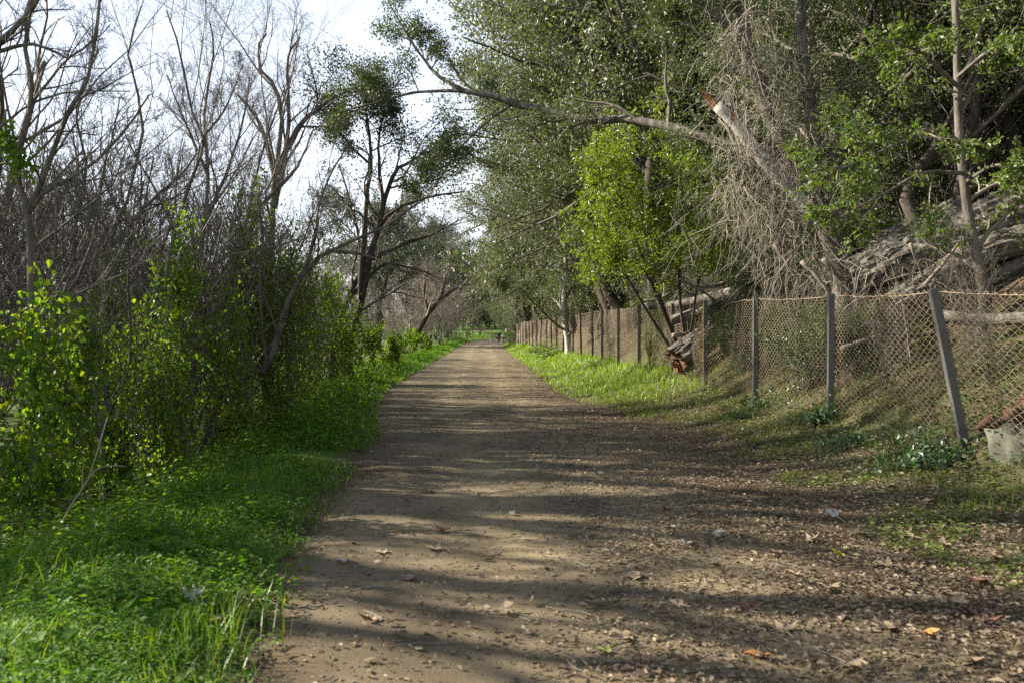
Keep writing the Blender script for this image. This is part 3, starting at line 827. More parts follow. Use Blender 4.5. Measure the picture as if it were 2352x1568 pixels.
for (d, y, s) in [(4.6, 9.5, .8), (5.5, 11.5, .9), (4.2, 15.5, .8), (5.0, 17.5, 1.0), (3.0, 19.5, .9), (4.4, 21, 1.1), (2.2, 23.5, .9), (3.6, 25.5, 1.1), (5.5, 24, 1.2), (1.8, 28, .9), (3.2, 30, 1.1), (5, 30.5, 1.3),
                  (1.6, 33, .9), (3.0, 36, 1.2), (1.5, 39, 1.0), (3.4, 42, 1.3), (1.8, 46, 1.1), (3.6, 50, 1.4), (2, 55, 1.3), (4, 60, 1.6), (2, 66, 1.4), (7, 13, 1.2), (7.5, 16.5, 1.3), (8, 20, 1.4), (7, 27, 1.4), (7.5, 34, 1.6),
                  (6, 40, 1.6), (8, 10.5, 1.1), (10, 15, 1.4), (10, 21, 1.5), (6, 9, .8)]:
    o = shr[k_] if k_ < 2 else dup(shr[0 if random.random() < .7 else 1], (0, 0, 0))
    k_ += 1
    o['group'] = GS
    x = float(xf(y)) + d
    if y > 21: s *= 1.45
    o.location = on(x, y, -.05); o.rotation_euler = (U(-.1, .1), U(-.25, 0), U(0, 6.28)); o.scale = (s * U(.9, 1.15),) * 3
for (x, y, s) in [(-5.5, 196, 2.2), (-2.5, 199, 2.5), (0.5, 200, 2.4), (3.5, 198, 2.6), (-9, 195, 2.4), (-13, 193, 2.6), (-11, 205, 3.4), (-6, 207, 3.6), (-1, 208, 3.6), (4, 206, 3.4), (8, 190, 3.0), (6, 180, 2.4), (-18, 190, 3)]:
    dup(shr[0], on(x, y, -.1), U(0, 6.28), s, 'dark shrub closing off the view beyond the far bend', 'dark shrubs beyond the far bend')

for (d, y, s, kk) in [(3.2, 14.6, 1.0, 2), (2.3, 16, .9, 1), (3.4, 16.6, 1.0, 2), (4.5, 17.2, 1.1, 0), (2.0, 18, .9, 2), (3.3, 18.8, 1.0, 0), (4.4, 15.4, 1.0, 2), (5.2, 19, 1.2, 0), (6.2, 18, 1.2, 2), (1.3, 15, .6, 2), (1.4, 17.2, .7, 0), (1.2, 19.2, .7, 2), (5.6, 16, 1.1, 0), (6.6, 15, 1.2, 2), (7.5, 19, 1.3, 0), (1.2, 21.8, .8, 0), (.9, 24.5, .8, 1), (2.6, 21.5, 1.0, 2), (.75, 12.4, .42, 0), (.6, 13.6, .4, 0), (.7, 14.9, .45, 0), (.6, 16.4, .45, 0), (.8, 17.4, .5, 2), (.5, 15.6, .4, 2), (.5, 13.0, .35, 2), (.9, 18.6, .5, 0), (.8, 12.6, .4, 2), (.7, 14.2, .45, 2), (.9, 9.6, .32, 2), (1.3, 10.6, .38, 2), (.6, 11.2, .3, 2), (1.6, 12.2, .45, 2), (.5, 12.2, .34, 2), (1.2, 13.2, .5, 2), (1.0, 11.6, .36, 2), (1.0, 15.8, .6, 2), (.8, 20.8, .6, 2), (.9, 22.8, .7, 2), (1.7, 11.4, .5, 2), (1.0, 25.5, .7, 2), (1.3, 28.5, .8, 2)]:
    x = float(xf(y)) + d
    o = dup(bs[random.randrange(2)], (0, 0, 0), label='tangled bare brown shrub on the slope above the fence', group='bare shrubs on the slope') if kk == 2 else dup(shr[kk], (0, 0, 0))
    o.location = on(x, y, -.05); o.rotation_euler = (U(-.1, .1), U(-.3, 0), U(0, 6.28)); o.scale = (s * U(.7, .85) if kk == 2 else s * U(.9, 1.1),) * 3

# white-trunked oak in front of the fence
w0 = foot(vp(40, (1306, 806), (1302, 760), (1298, 690)))
tree('oak_tree', 'grey-leaved oak with a white sunlit trunk standing against the fence', 'tree', w0[0],
     [(w0 + vp(40, (1300, 600), (1290, 480), (1260, 330), (1240, 220)), .20, .05),
      (vp(40, (1298, 660), (1340, 560), (1400, 440), (1420, 330)), .12, .04),
      (vp(40, (1299, 620), (1240, 560), (1170, 500), (1120, 400)), .10, .03),
      (vp(40, (1299, 680), (1330, 640), (1390, 610), (1430, 600)), .07, .03),
      (vp(40, (1299, 640), (1250, 610), (1180, 620), (1150, 640)), .07, .03)],
     [dict(OAKTWIG[0], m=12, lenf=.5, t0=.2, up=.02, lmax=2.3), dict(OAKTWIG[1], m=7), dict(OAKTWIG[2], m=6)], M['bark_pale'], M['twig'],
     dict(n=24, size=.08, w=.55, mat=M['grey_leaf'], spread=.16, hang=-.2))

# the big leaning oak with the limb over the path
r0 = foot(vp(14, (1940, 690), (1925, 600), (1885, 490)))
tree('oak_tree', 'big leaning oak behind the fence sending a long mossy limb over the path', 'tree', r0[0],
     [(r0 + vp(14, (1800, 340), (1750, 230), (1715, 100), (1690, -60)), .21, .09),
      (vp(14, (1940, 640), (1915, 500), (1880, 360), (1850, 200), (1835, 40), (1830, -80)), .15, .08),
      ([at(1850, 430, 14), at(1760, 385, 14), at(1690, 345, 14.5), at(1600, 312, 15), at(1500, 282, 15.5), at(1420, 276, 16), at(1340, 272, 16.5), at(1240, 252, 17), at(1150, 232, 17.5), at(1070, 212, 17.5)], .105, .055),
      ([at(1070, 212, 17.5), at(1010, 180, 17.7), at(975, 140, 18), at(940, 90, 18), at(900, 20, 18)], .05, .015),
      ([at(1070, 212, 17.5), at(960, 213, 18), at(880, 235, 18.2), at(790, 255, 18.5)], .04, .014),
      ([at(1180, 238, 17.4), at(1110, 290, 17.6), at(1050, 350, 17.8), at(1000, 430, 18)], .03, .012),
      (vp(14, (1715, 100), (1640, 40), (1560, -20)), .08, .04)],
     [dict(OAKTWIG[0], m=8, lenf=.27, t0=.3, lmin=.8, lmax=1.7), dict(OAKTWIG[1], m=7, lenf=.55), dict(OAKTWIG[2], m=6, lenf=.55)], M['bark'], M['dead_twig'],
     dict(n=15, size=.055, w=.55, mat=M['oak_leaf'], spread=.07, hang=-.1))
# snapped stem with torn orange end
b0 = vp(13.6, (1890, 520), (1830, 450), (1770, 385), (1720, 325), (1672, 270), (1645, 243))
br = thing('snapped_trunk', 'snapped pale trunk ending in torn orange-brown wood, leaning on the big oak', 'trunk', b0[0])
p = stem(np.array(b0) - b0[0], 12)
v, f, c = stem_mesh(p, np.linspace(.13, .085, 12), 10, .08)
mb = MB().add(v, f); mb.f.append((c, 0)); mb.build('bark', M['bark_pale'], br)
tip = p[-1]; d = nrm(p[-1] - p[-2])
Ps = np.stack([np.stack([tip - d * .35 + rvec() * .075, tip + d * .02 + rvec() * .06, tip + d * U(.1, .4) + rvec() * .05]) for _ in range(14)])
v, f = tubes(Ps, np.tile([[.03, .022, .004]], (14, 1)), 4)
MB().add(v, f).build('splinters', M['log_wood'], br, kind='stuff')

# slim tree close at the right
t0 = foot(vp(11, (2262, 690), (2255, 660), (2240, 560)))
tree('slim_tree', 'slim pale-barked tree at the right edge with a leafy branch reaching left', 'tree', t0[0],
     [(t0 + vp(11, (2218, 440), (2200, 310), (2192, 100), (2188, -80)), .085, .04),
      ([at(2205, 330, 11), at(2140, 300, 10.3), at(2060, 330, 9.8), at(1980, 370, 9.5), at(1900, 400, 9.3)], .03, .01),
      ([at(2212, 400, 11), at(2120, 400, 10.2), at(2020, 450, 9.8), at(1930, 500, 9.5)], .028, .01),
      ([at(2195, 200, 11), at(2120, 130, 10.5), at(2050, 100, 10)], .03, .012),
      ([at(2195, 180, 11), at(2270, 120, 10.5), at(2360, 90, 10)], .03, .012),
      ([at(2215, 420, 11), at(2290, 380, 10.5), at(2380, 420, 10)], .028, .012)],
     [dict(OAKTWIG[0], m=6, lenf=.4, t0=.25, lmax=.9), dict(OAKTWIG[1], m=5, lenf=.6), dict(OAKTWIG[2], m=4, lenf=.6)], M['bark'], M['dead_twig'],
     dict(n=9, size=.06, w=.6, mat=M['toyon_leaf'], spread=.04, shape='oval'))

# bay laurel
yb = 21.5
q0 = on(4.05, 19.6, 0)
bb = [np.array(q0) + np.array([0, 0, -.1])]
tree('bay_laurel', 'bright yellow-green bay laurel leaning over the fence below the long limb', 'shrub', bb[0],
     [(bb + vp(19.4, (1500, 640), (1480, 520), (1470, 400), (1480, 310)), .05, .015),
      (bb + vp(19, (1440, 640), (1400, 540), (1365, 450)), .04, .012),
      (bb + vp(19, (1560, 640), (1570, 500), (1560, 380)), .04, .012),
      (bb + vp(18.6, (1500, 660), (1465, 610), (1420, 590)), .03, .012),
      (bb + vp(18.8, (1480, 600), (1430, 480), (1420, 370)), .03, .012),
      (bb + vp(19, (1600, 660), (1630, 600), (1650, 520)), .03, .012)],
     [dict(OAKTWIG[0], m=11, lenf=.42, t0=.25, lmax=1.25, lmin=.5), dict(OAKTWIG[1], m=6, lenf=.55), dict(OAKTWIG[2], m=4, lenf=.6)], M['bark_dark'], M['twig'],
     dict(n=10, size=.10, w=.3, mat=M['bay_leaf'], spread=.06, hang=.1, shape='oval'))

# dead vines hanging in the big oak
def tangle(name, label, boxes, n, rr, mat):
    root_p = at(*boxes[0][:2], boxes[0][4])
    o = MB()
    for (x0, y0, x1, y1, Y, dep) in boxes:
        k = int(n * (abs(x1 - x0) * abs(y1 - y0)) / 60000)
        xs_ = np.clip(R_.normal((x0 + x1) / 2, abs(x1 - x0) / 3.2, k), x0 - 40, x1 + 40)
        yv = y0 + (y1 - y0) * R_.beta(1.1, 1.3, k)
        YY = Y + U(-dep, dep, k)
        P = np.zeros((k, 6, 3))
        P[:, 0] = np.stack([(xs_ - 1176) / 1960 * YY, YY, EYE - (yv - 762) / 1960 * YY], 1)
        d = nrm(R_.normal(size=(k, 3)) * .75 + np.array([-.1, 0, -.75]))
        L = U(.25, 1.2, k)[:, None]
        for j in range(1, 6):
            d = nrm(d + R_.normal(size=(k, 3)) * .33 + np.array([0, 0, -.12]))
            P[:, j] = P[:, j - 1] + d * L / 5
        P[:, :, 2] = np.maximum(P[:, :, 2], height(P[:, :, 0], P[:, :, 1]) + .02)
        r = U(.5, 1.3, k)[:, None] * rr * np.linspace(1, .5, 6)
        v, f = tubes(P, r, 3)
        o.add(v, f)
        P, r = grow(P, r, 2, .15, .9, (15, 60), .6, 4, .25, -.15, .7, rr * .45)
        P[:, :, 2] = np.maximum(P[:, :, 2], height(P[:, :, 0], P[:, :, 1]) + .02)
        o.add(*tubes(P, r, 3))
    ob = o.build(name, mat)
    return ob
tag(tangle('dead_vines', '', [(1650, -20, 1800, 330, 13.2, .4), (1690, 100, 1860, 420, 13.4, .4), (1790, 250, 1900, 640, 13.2, .4), (1710, 340, 1800, 560, 13.6, .4), (1640, 360, 1720, 560, 14, .5)], 200, .007, M['dead_twig']),
    'curtain of dead grey vines hanging round the big leaning oak', 'vines', kind='stuff')
tag(tangle('dead_brush', '', [(1600, 400, 1840, 580, 15, 1.0), (1480, 560, 1900, 660, 20.5, .8), (1900, 560, 2352, 690, 12.6, .8), (1800, 560, 2352, 640, 14, .8)], 210, .0065, M['dead_twig']),
    'dead grey brush heaped on the slope above the fence', 'brush', kind='stuff')

# ------------------------------------------------------------------ vines and undergrowth, left
def vine(label, x0, x1, y0, y1, Y, dep, nst, size, name='climbing_vine', mat=None, cat='vine', group=None):
    nst = int(nst * .85)
    c = at((x0 + x1) / 2, y1, Y)
    h = (y1 - y0) / 1960 * Y
    w = (x1 - x0) / 1960 * Y
    gz = float(height(c[0], c[1]))
    root = thing(name, label, cat, (c[0], c[1], gz), 0, group)
    zb = c[2] - gz
    n = 7
    nc = max(4, int(w * h * 5) + 4)
    cxo = U(-.5, .5, nc)
    ctop = np.clip(1.08 - .9 * cxo ** 2 - U(0, .75, nc) ** 1.2, .2, 1.1)
    cdp = U(-1, 1, nc)
    ci = R_.integers(0, nc, nst)
    xo = cxo[ci] + R_.normal(size=nst) * (.055 / max(w, .3)) * (U(.2, 1.8, nc)[ci])
    top = zb + h * np.clip(ctop[ci] * (1 - np.abs(R_.normal(size=nst)) * .38), .05, 1.1)
    ln = np.minimum(h * U(.12, .5, nst), np.maximum(top - .03, .08))
    P = np.zeros((nst, n, 3))
    P[:, 0] = np.stack([xo * w, cdp[ci] * dep + R_.normal(size=nst) * .07, top], 1)
    d = nrm(R_.normal(size=(nst, 3)) * .25 + np.array([0, 0, -1]))
    for j in range(1, n):
        d = nrm(d + R_.normal(size=(nst, 3)) * .22 + np.array([0, 0, -.2]))
        P[:, j] = P[:, j - 1] + d * (ln / (n - 1))[:, None]
    v, f = tubes(P, np.full((nst, n), .0035), 3)
    MB().add(v, f).build('stems', M['twig'], root, kind='stuff')
    lb = MB()
    add_leaves(lb, P, dict(n=17, size=size * .9, w=.85, spread=.05, hang=-.55, face=(-.35, 0, .55), shape='oval'))
    lb.build('foliage', mat or M['vine_leaf'], root, smooth_=False)
    return root
vine('big-leaved green vine mass filling the left edge', -40, 215, 600, 1030, 7.6, .5, 260, .060)
vine('broad column of bright vine round the slender curving tree', 280, 430, 640, 1035, 9.6, .4, 240, .05)
vine('narrow tongue of vine climbing high on the slender curving tree', 378, 445, 470, 690, 9.9, .2, 70, .05)
vine('vine curtain between the slender tree and the low arching trunk', 430, 560, 560, 930, 11.2, .5, 200, .05)
vine('tall vine-clad column above the low arching trunk', 520, 615, 425, 860, 12.4, .35, 190, .052)
vine('vine mass over the end of the low arching trunk', 600, 705, 480, 930, 12.8, .5, 230, .052)
vine('yellowish sparse vine in the bare thicket right of the leftmost mass', 190, 310, 570, 800, 12.5, .6, 80, .055)
vine('vine screen right of the pale leaning trunk', 690, 790, 580, 870, 16, .8, 200, .06)
vine('arched mound of vine beside the verge farther along', 780, 905, 715, 835, 25, 1.0, 190, .075)
vine('low vine thicket behind the mound of vine on the verge', 900, 985, 745, 800, 48, 1.2, 110, .12)
vine('lone green tuft of vine hanging in the leftmost bare tree', 0, 52, 262, 385, 8.6, .1, 20, .055)
vine('high ragged column of vine over the arching trunk', 560, 680, 380, 700, 13.2, .5, 90, .05)
vine('tall thin string of vine beside the pale leaning trunk', 700, 760, 470, 760, 13.6, .3, 60, .05)
vine('vine hanging in the bare trees left of the bright column', 215, 290, 640, 900, 11.2, .5, 70, .05)
vine('low tangle of vine behind the rotten log', -20, 180, 960, 1130, 8.8, .6, 130, .05)
vine('low tangle of vine at the foot of the bright column', 180, 340, 930, 1080, 9.8, .6, 150, .05)
vine('vine tangle under the low arching trunk', 480, 640, 880, 1000, 12.4, .5, 130, .05)

def scatter_leaves(n, xfun, y0, y1, hfun, size, yp=1.0):
    t = U(0, 1, n)
    y = (y0 ** (1 - yp) + t * (y1 ** (1 - yp) - y0 ** (1 - yp))) ** (1 / (1 - yp)) if yp != 1 else y0 * (y1 / y0) ** t
    x = xfun(y, U(0, 1, n))
    return x, y

def herbs(n, x, y, hmin, hmax, lsize, k=7, w=.6):
    """small leafy plants: k leaflets arching out of every point"""
    n = len(x)
    h = U(hmin, hmax, n)
    z = height(x, y)
    a = U(0, 2 * math.pi, n, k)
    rad = U(.15, 1.0, n, k) * (.35 * h + .02)[:, None]
    px = x[:, None] + np.cos(a) * rad
    pyy = y[:, None] + np.sin(a) * rad
    pz = z[:, None] + h[:, None] * U(.25, 1.05, n, k)
    C = np.stack([px, pyy, pz], -1).reshape(-1, 3)
    D = nrm(np.stack([np.cos(a), np.sin(a), U(-.4, .5, n, k)], -1).reshape(-1, 3))
    Nn = nrm(rvec(n * k) * .6 + np.array([0, 0, 1.]))
    L = (np.broadcast_to(np.asarray(lsize).reshape(-1, 1), (n, k)) * U(.6, 1.4, n, k)).reshape(-1)
    return leaf_geo(C, D, Nn, L, L * w, .1)

# green floor under the thicket
n = 9000
x, y = scatter_leaves(n, lambda y, u: xl(y) - 1.0 - u * (2.5 + .16 * y), 5.5, 60, None, 0)
mb = MB()
mb.add(*herbs(n, x, y, .06, .38, .035 + .0016 * y, 5, .75))
tag(mb.build('undergrowth', M['vine_leaf'], kind='stuff', smooth_=False), 'leafy green undergrowth on the floor of the left thicket', 'undergrowth')

# left verge: herbs and grass
def gap(x, y):   # bare soil between the near mound and the verge behind
    return (np.abs(y - 10.3 - .35 * (x + 2.2)) < .55 + .25 * np.sin(x * 3)) & (x > -4.4)
mb = MB()
n = 7000
x, y = scatter_leaves(n, lambda y, u: xl(y) + .18 - 4.2 * u ** 1.15, 3.0, 10, None, 0, .6)
k_ = ~gap(x, y) & (R_.uniform(0, 1, n) < smooth(-.32, .3, xl(y) - x) + .03)
tall = (.5 + .5 * wob(x[k_], y[k_], 1.8, 2.5)) * .6 + .4 * R_.uniform(0, 1, int(k_.sum()))
mb.add(*herbs(n, x[k_], y[k_], .02, .04 + .26 * tall, .030 + .022 * tall ** 2, 8, .6))
n = 10000
x, y = scatter_leaves(n, lambda y, u: xl(y) + .12 - (1.5 + .01 * y) * u ** .9, 10, 128, None, 0, .75)
k_ = ~gap(x, y)
x, y = x[k_], y[k_]
clump = .5 + .5 * wob(x, y, 1.3, .5)
edge = smooth(-.1, .7, xl(y) - x)
mb.add(*herbs(n, x, y, .05, .12, .032 + .0016 * y, 4, .7))
kk = (clump * edge > .28)
mb.add(*herbs(n, x[kk], y[kk], .10, .32, .034 + .0017 * y[kk], 5, .65))
tag(mb.build('ground_cover', M['herb_leaf'], kind='stuff', smooth_=False), 'lush green herbs along the left edge of the path', 'ground cover')
mb = MB()
n = 9500
x, y = scatter_leaves(n, lambda y, u: xl(y) + .25 - 3.4 * u ** 1.1, 2.9, 10, None, 0, .5)
k_ = ~gap(x, y) & (R_.uniform(0, 1, n) < smooth(-.35, .25, xl(y) - x))
x, y = x[k_], y[k_]
tuft = (.5 + .5 * wob(x, y, 2.6, 3.)) ** 2
mb.add(*blades(np.stack([x, y, height(x, y) - .01], 1), .06 + .32 * tuft * U(.4, 1.1, len(x)), U(.004, .010, len(x)), U(.1, .8, len(x)), 4))
n = 16000
x, y = scatter_leaves(n, lambda y, u: xl(y) + .18 - 1.5 * u, 10, 125, None, 0, .8)
k_ = ~gap(x, y)
x, y = x[k_], y[k_]
mb.add(*blades(np.stack([x, y, height(x, y) - .01], 1), U(.05, .22, len(x)), .005 + .0006 * y, U(.1, .8, len(x)), 3))
tag(mb.build('grass', M['grass_blade'], kind='stuff', smooth_=False), 'bright green grass of the left verge and near mound', 'grass')
mb = MB()
n = 22000
x, y = scatter_leaves(n, lambda y, u: xr(y) - .1 + u * np.maximum(xf(y) + .2 - xr(y), .8), 15, 135, None, 0, .7)
k_ = R_.uniform(0, 1, n) < smooth(14, 22, y) * (.35 + .65 * smooth(.0, .5, .5 + .5 * wob(x, y, 1.1)))
x, y = x[k_], y[k_]
mb.add(*blades(np.stack([x, y, height(x, y) - .01], 1), U(.05, .16, len(x)) + .12 * smooth(.5, 1.2, x - xr(y)), .005 + .0007 * y, U(.1, .8, len(x)), 3))
n = 3000
x, y = U(-9, 6, n), U(135, 172, n)
k_ = (x < xl(y)) | (x > xr(y))
mb.add(*blades(np.stack([x, y, height(x, y)], 1)[k_], U(.1, .3, int(k_.sum())), np.full(int(k_.sum()), .12), U(.1, .6, int(k_.sum())), 3))
tag(mb.build('grass', M['lime_blade'], kind='stuff', smooth_=False), 'sunlit lime green grass between the far path and the fence', 'grass')
mb = MB()
n = 20000
x, y = scatter_leaves(n, lambda y, u: xf(y) - 1.9 + u * 5.0, 4.5, 30, None, 0, .9)
patch = .5 + .5 * wob(x, y, 1.6, 4.) + .25 * wob(x, y, 4., 1.)
k_ = (x > np.where(y < 15, xf(y) - 1.5 + .5 * wob(x, y, 1.2, 5.), xr(y) + .1)) & (patch > .45 + .2 * (x > xf(y) + .5))
x, y = x[k_], y[k_]
mb.add(*blades(np.stack([x, y, height(x, y) - .01], 1), U(.05, .22, len(x)) * (.35 + patch[k_] * 1.1 * (.5 + .5 * wob(x, y, 3.3, 2.))), .0045 + .0004 * y, U(.1, .9, len(x)), 3))
n = 15000
x, y = scatter_leaves(n, lambda y, u: xf(y) - 2.0 + u * 6.0, 4.5, 26, None, 0, 1.1)
k_ = (x > np.where(y < 15, xf(y) - 1.6 + .5 * wob(x, y, 1.4, 2.), xr(y))) & (wob(x, y, 1.9, 1.) > -.3)
mb.add(*herbs(n, x[k_], y[k_], .02, .05 + .10 * (.5 + .5 * wob(x[k_], y[k_], 2.7, 3.)), .026 + .001 * y[k_], 5, .75))
tag(mb.build('grass', M['bank_blade'], kind='stuff', smooth_=False), 'thin dry-tipped grass and herbs on the bank under the fence', 'grass')

n = 5200
x, y = scatter_leaves(n, lambda y, u: xf(y) + .15 + u * 6.0, 6.5, 34, None, 0, 1.0)
k_ = wob(x, y, 1.3, 6.) + .5 * wob(x, y, 3.1, 2.) > -.15
mb = MB().add(*herbs(n, x[k_], y[k_], .05, .34, .045 + .0012 * y[k_], 6, .7))
tag(mb.build('undergrowth', M['bramble_leaf'], kind='stuff', smooth_=False), 'dark ivy-like undergrowth on the slope behind the fence', 'undergrowth')
# ------------------------------------------------------------------ leaf litter
def litter(n, x, y, size, lift=.012):
    n = len(x)
    z = height(x, y)
    inp = (x > xl(y)) & (x < xr(y))
    z = np.where(inp, path_z(x, y) + .004, z + .012) + U(0, lift, n)
    a = U(0, 2 * math.pi, n)
    D = nrm(np.stack([np.cos(a), np.sin(a), U(-.25, .35, n)], 1))
    Nn = nrm(R_.normal(size=(n, 3)) * .35 + np.array([0, 0, 1.]))
    fn = leaf_oval if y.max() < 5.5 else leaf_geo
    return fn(np.stack([x, y, z], 1), D, Nn, size, size * U(.4, .62, n), U(-.2, .35, n)[:, None])
mb = MB()
n = 62000
x, y = scatter_leaves(n, lambda y, u: -2.2 + 6.2 * u, 3.0, 45, None, 0, 1.35)
cx = -.36 - .0345 * y
dens = .16 + 1.2 * smooth(.4, 2.0, x - cx) + .6 * smooth(.6, 1.4, cx - x)
dens = dens * (.45 + .55 * smooth(.2, .7, .5 + .5 * wob(x, y, 2.3, 1.) + .2 * wob(x, y, 7., 2.)))
k_ = (R_.uniform(0, 1, n) < dens) & (x > xl(y) - .25) & (x < xf(y) + .2)
x, y = x[k_], y[k_]
for q in (y < 5.4, y >= 5.4):
    mb.add(*litter(0, x[q], y[q], U(.018, .042, int(q.sum())) + .0007 * y[q]))
n = 46000
x, y = scatter_leaves(n, lambda y, u: -.2 + 4.6 * u, 3.0, 17, None, 0, 1.2)
cx = -.36 - .0345 * y
dens = smooth(.3, 2.2, x - cx) * (.35 + .65 * smooth(.25, .65, .5 + .5 * wob(x, y, 1.7, 3.) + .25 * wob(x, y, 6., 1.)))
k_ = (R_.uniform(0, 1, n) < dens) & (x < xf(y) - .2)
x, y = x[k_], y[k_]
mb.add(*litter(0, x, y, U(.020, .044, len(x)) + .0006 * y, .02))
n = 900
x, y = scatter_leaves(n, lambda y, u: -1.4 + 5.8 * u ** .7, 3.0, 14, None, 0, 1.2)
k_ = (x > xl(y)) & (x < xf(y))
mb.add(*litter(0, x[k_], y[k_], U(.05, .095, int(k_.sum())), .03))
n = 34000
x, y = scatter_leaves(n, lambda y, u: xf(y) - 1.6 + 7.0 * u, 4.5, 40, None, 0, 1.2)
k_ = x > xr(y) - .5
x, y = x[k_], y[k_]
mb.add(*litter(0, x, y, U(.022, .06, len(x)) + .0007 * y, .05))
tag(mb.build('leaf_litter', M['litter'], kind='stuff', smooth_=False), 'small dry brown oak leaves strewn over path and bank', 'leaf litter')
# small stones and twigs on the path
mb = MB()
n = 2600
x, y = scatter_leaves(n, lambda y, u: xl(y) + (xr(y) - xl(y)) * u, 3.0, 22, None, 0, 1.5)
s = U(.004, .012, n)
ico = np.array([[1, 0, 0], [-1, 0, 0], [0, 1, 0], [0, -1, 0], [0, 0, .6], [0, 0, -.6]])
fc = np.array([[0, 2, 4], [2, 1, 4], [1, 3, 4], [3, 0, 4]])
V = (ico[None] * s[:, None, None] * U(.6, 1.3, n, 6, 1)) + np.stack([x, y, path_z(x, y) + .002], 1)[:, None]
mb.add(V, (np.arange(n)[:, None, None] * 6 + fc).reshape(-1, 3))
tag(mb.build('gravel', M['stone'], kind='stuff'), 'small pebbles lying on the packed dirt path', 'gravel')
mb = MB()
n = 420
x, y = scatter_leaves(n, lambda y, u: -1.5 + 5.6 * u ** .8, 3.2, 22, None, 0, 1.2)
k_ = (x > xl(y)) & (x < xf(y))
x, y = x[k_], y[k_]
a = U(0, 6.28, len(x)); L = U(.05, .3, len(x))
t = np.linspace(-.5, .5, 4)
P = np.stack([x[:, None] + np.cos(a)[:, None] * t * L[:, None], y[:, None] + np.sin(a)[:, None] * t * L[:, None], 0 * x[:, None] + 0 * t], -1)
P[:, :, :2] += R_.normal(size=P[:, :, :2].shape) * .008
P[:, :, 2] = height(P[:, :, 0], P[:, :, 1]) + .02
v, f = tubes(P, np.full(P.shape[:2], .0035), 3)
mb.add(v, f)
tag(mb.build('twig_litter', M['dead_twig'], kind='stuff'), 'short broken twigs scattered among the fallen leaves', 'twigs')

# ------------------------------------------------------------------ chain-link fence
FN = 26
tops = {0: (4.70, 5.75, 1.86), 1: (at(2142, 664, 8.8)), 2: at(1908, 675, 11.6), 3: at(1735, 682, 14.6), 4: at(1620, 690, 17.57), 5: at(1545, 697, 20.3), 6: at(1468, 700, 24.1 - .6), 7: at(1420, 709, 26.6), 8: at(1383, 711, 29.6)}
base_y = [5.75, 8.8, 11.6, 14.6, 17.57, 20.3, 23.5, 26.6, 29.6] + [29.6 + 3.05 * (i + 1) for i in range(FN - 9)]
bot, top = [], []
for i, yy in enumerate(base_y):
    if i in tops and i > 1:
        tp = np.array(tops[i], float); b = np.array([tp[0], tp[1], 0])
    elif i == 0:
        tp = np.array(tops[0]); b = np.array([4.70, 5.75, 0])
    elif i == 1:
        tp = np.array(tops[1]); b = np.array([(2216 - 1176) / 1960 * 8.8, 8.8, 0])
    else:
        X = float(xf(yy)) + U(-.05, .05)
        b = np.array([X, yy, 0]); tp = np.array([X + U(-.06, .06), yy + U(-.05, .05), 2.36 + U(-.06, .04)])
    b[2] = float(height(b[0], b[1]))
    bot.append(b); top.append(tp)
fence = thing('chain_link_fence', 'rusty chain-link fence on dark steel posts running along the right bank', 'fence', (0, 0, 0))
def post_geo(b, t, w=.078):
    """flanged U-channel post from b to t"""
    ax = nrm(t - b)
    side = nrm(np.cross(ax, [.06, 1, 0])); fr = np.cross(side, ax)
    prof = np.array([[-.5, -.5], [.5, -.5], [.5, .5], [.28, .5], [.28, -.26], [-.28, -.26], [-.28, .5], [-.5, .5]]) * w
    b = b - ax * .25
    lo = b + prof[:, :1] * side + prof[:, 1:] * fr
    hi = t + prof[:, :1] * side + prof[:, 1:] * fr
    V = np.concatenate([lo, hi])
    k = np.arange(8)
    F = np.stack([k, (k + 1) % 8, 8 + (k + 1) % 8, 8 + k], 1)
    C = np.array([[8, 9, 12, 13], [9, 10, 11, 12], [8, 13, 14, 15]])
    return V, np.concatenate([F, C])
for i in range(FN):
    if i == 0: continue
    v, f = post_geo(bot[i], top[i])
    o = MB().add(v, f).build('post', M['steel_rust'] if i in (11, 13, 16) else M['steel'], fence, smooth_=False)
    if i == 1: o['label'] = 'nearest post, leaning to the left'
    if i == 4:
        o['label'] = 'post with a yellow painted edge'
        s = (bot[4] * .45 + top[4] * .55); v, f = post_geo(bot[4] * .72 + top[4] * .28 + [-.046, -.035, .25], top[4] * .96 + bot[4] * .04 + [-.046, -.035, 0], .016)
        MB().add(v, f).build('painted_edge', M['yellow_paint'], o, smooth_=False)
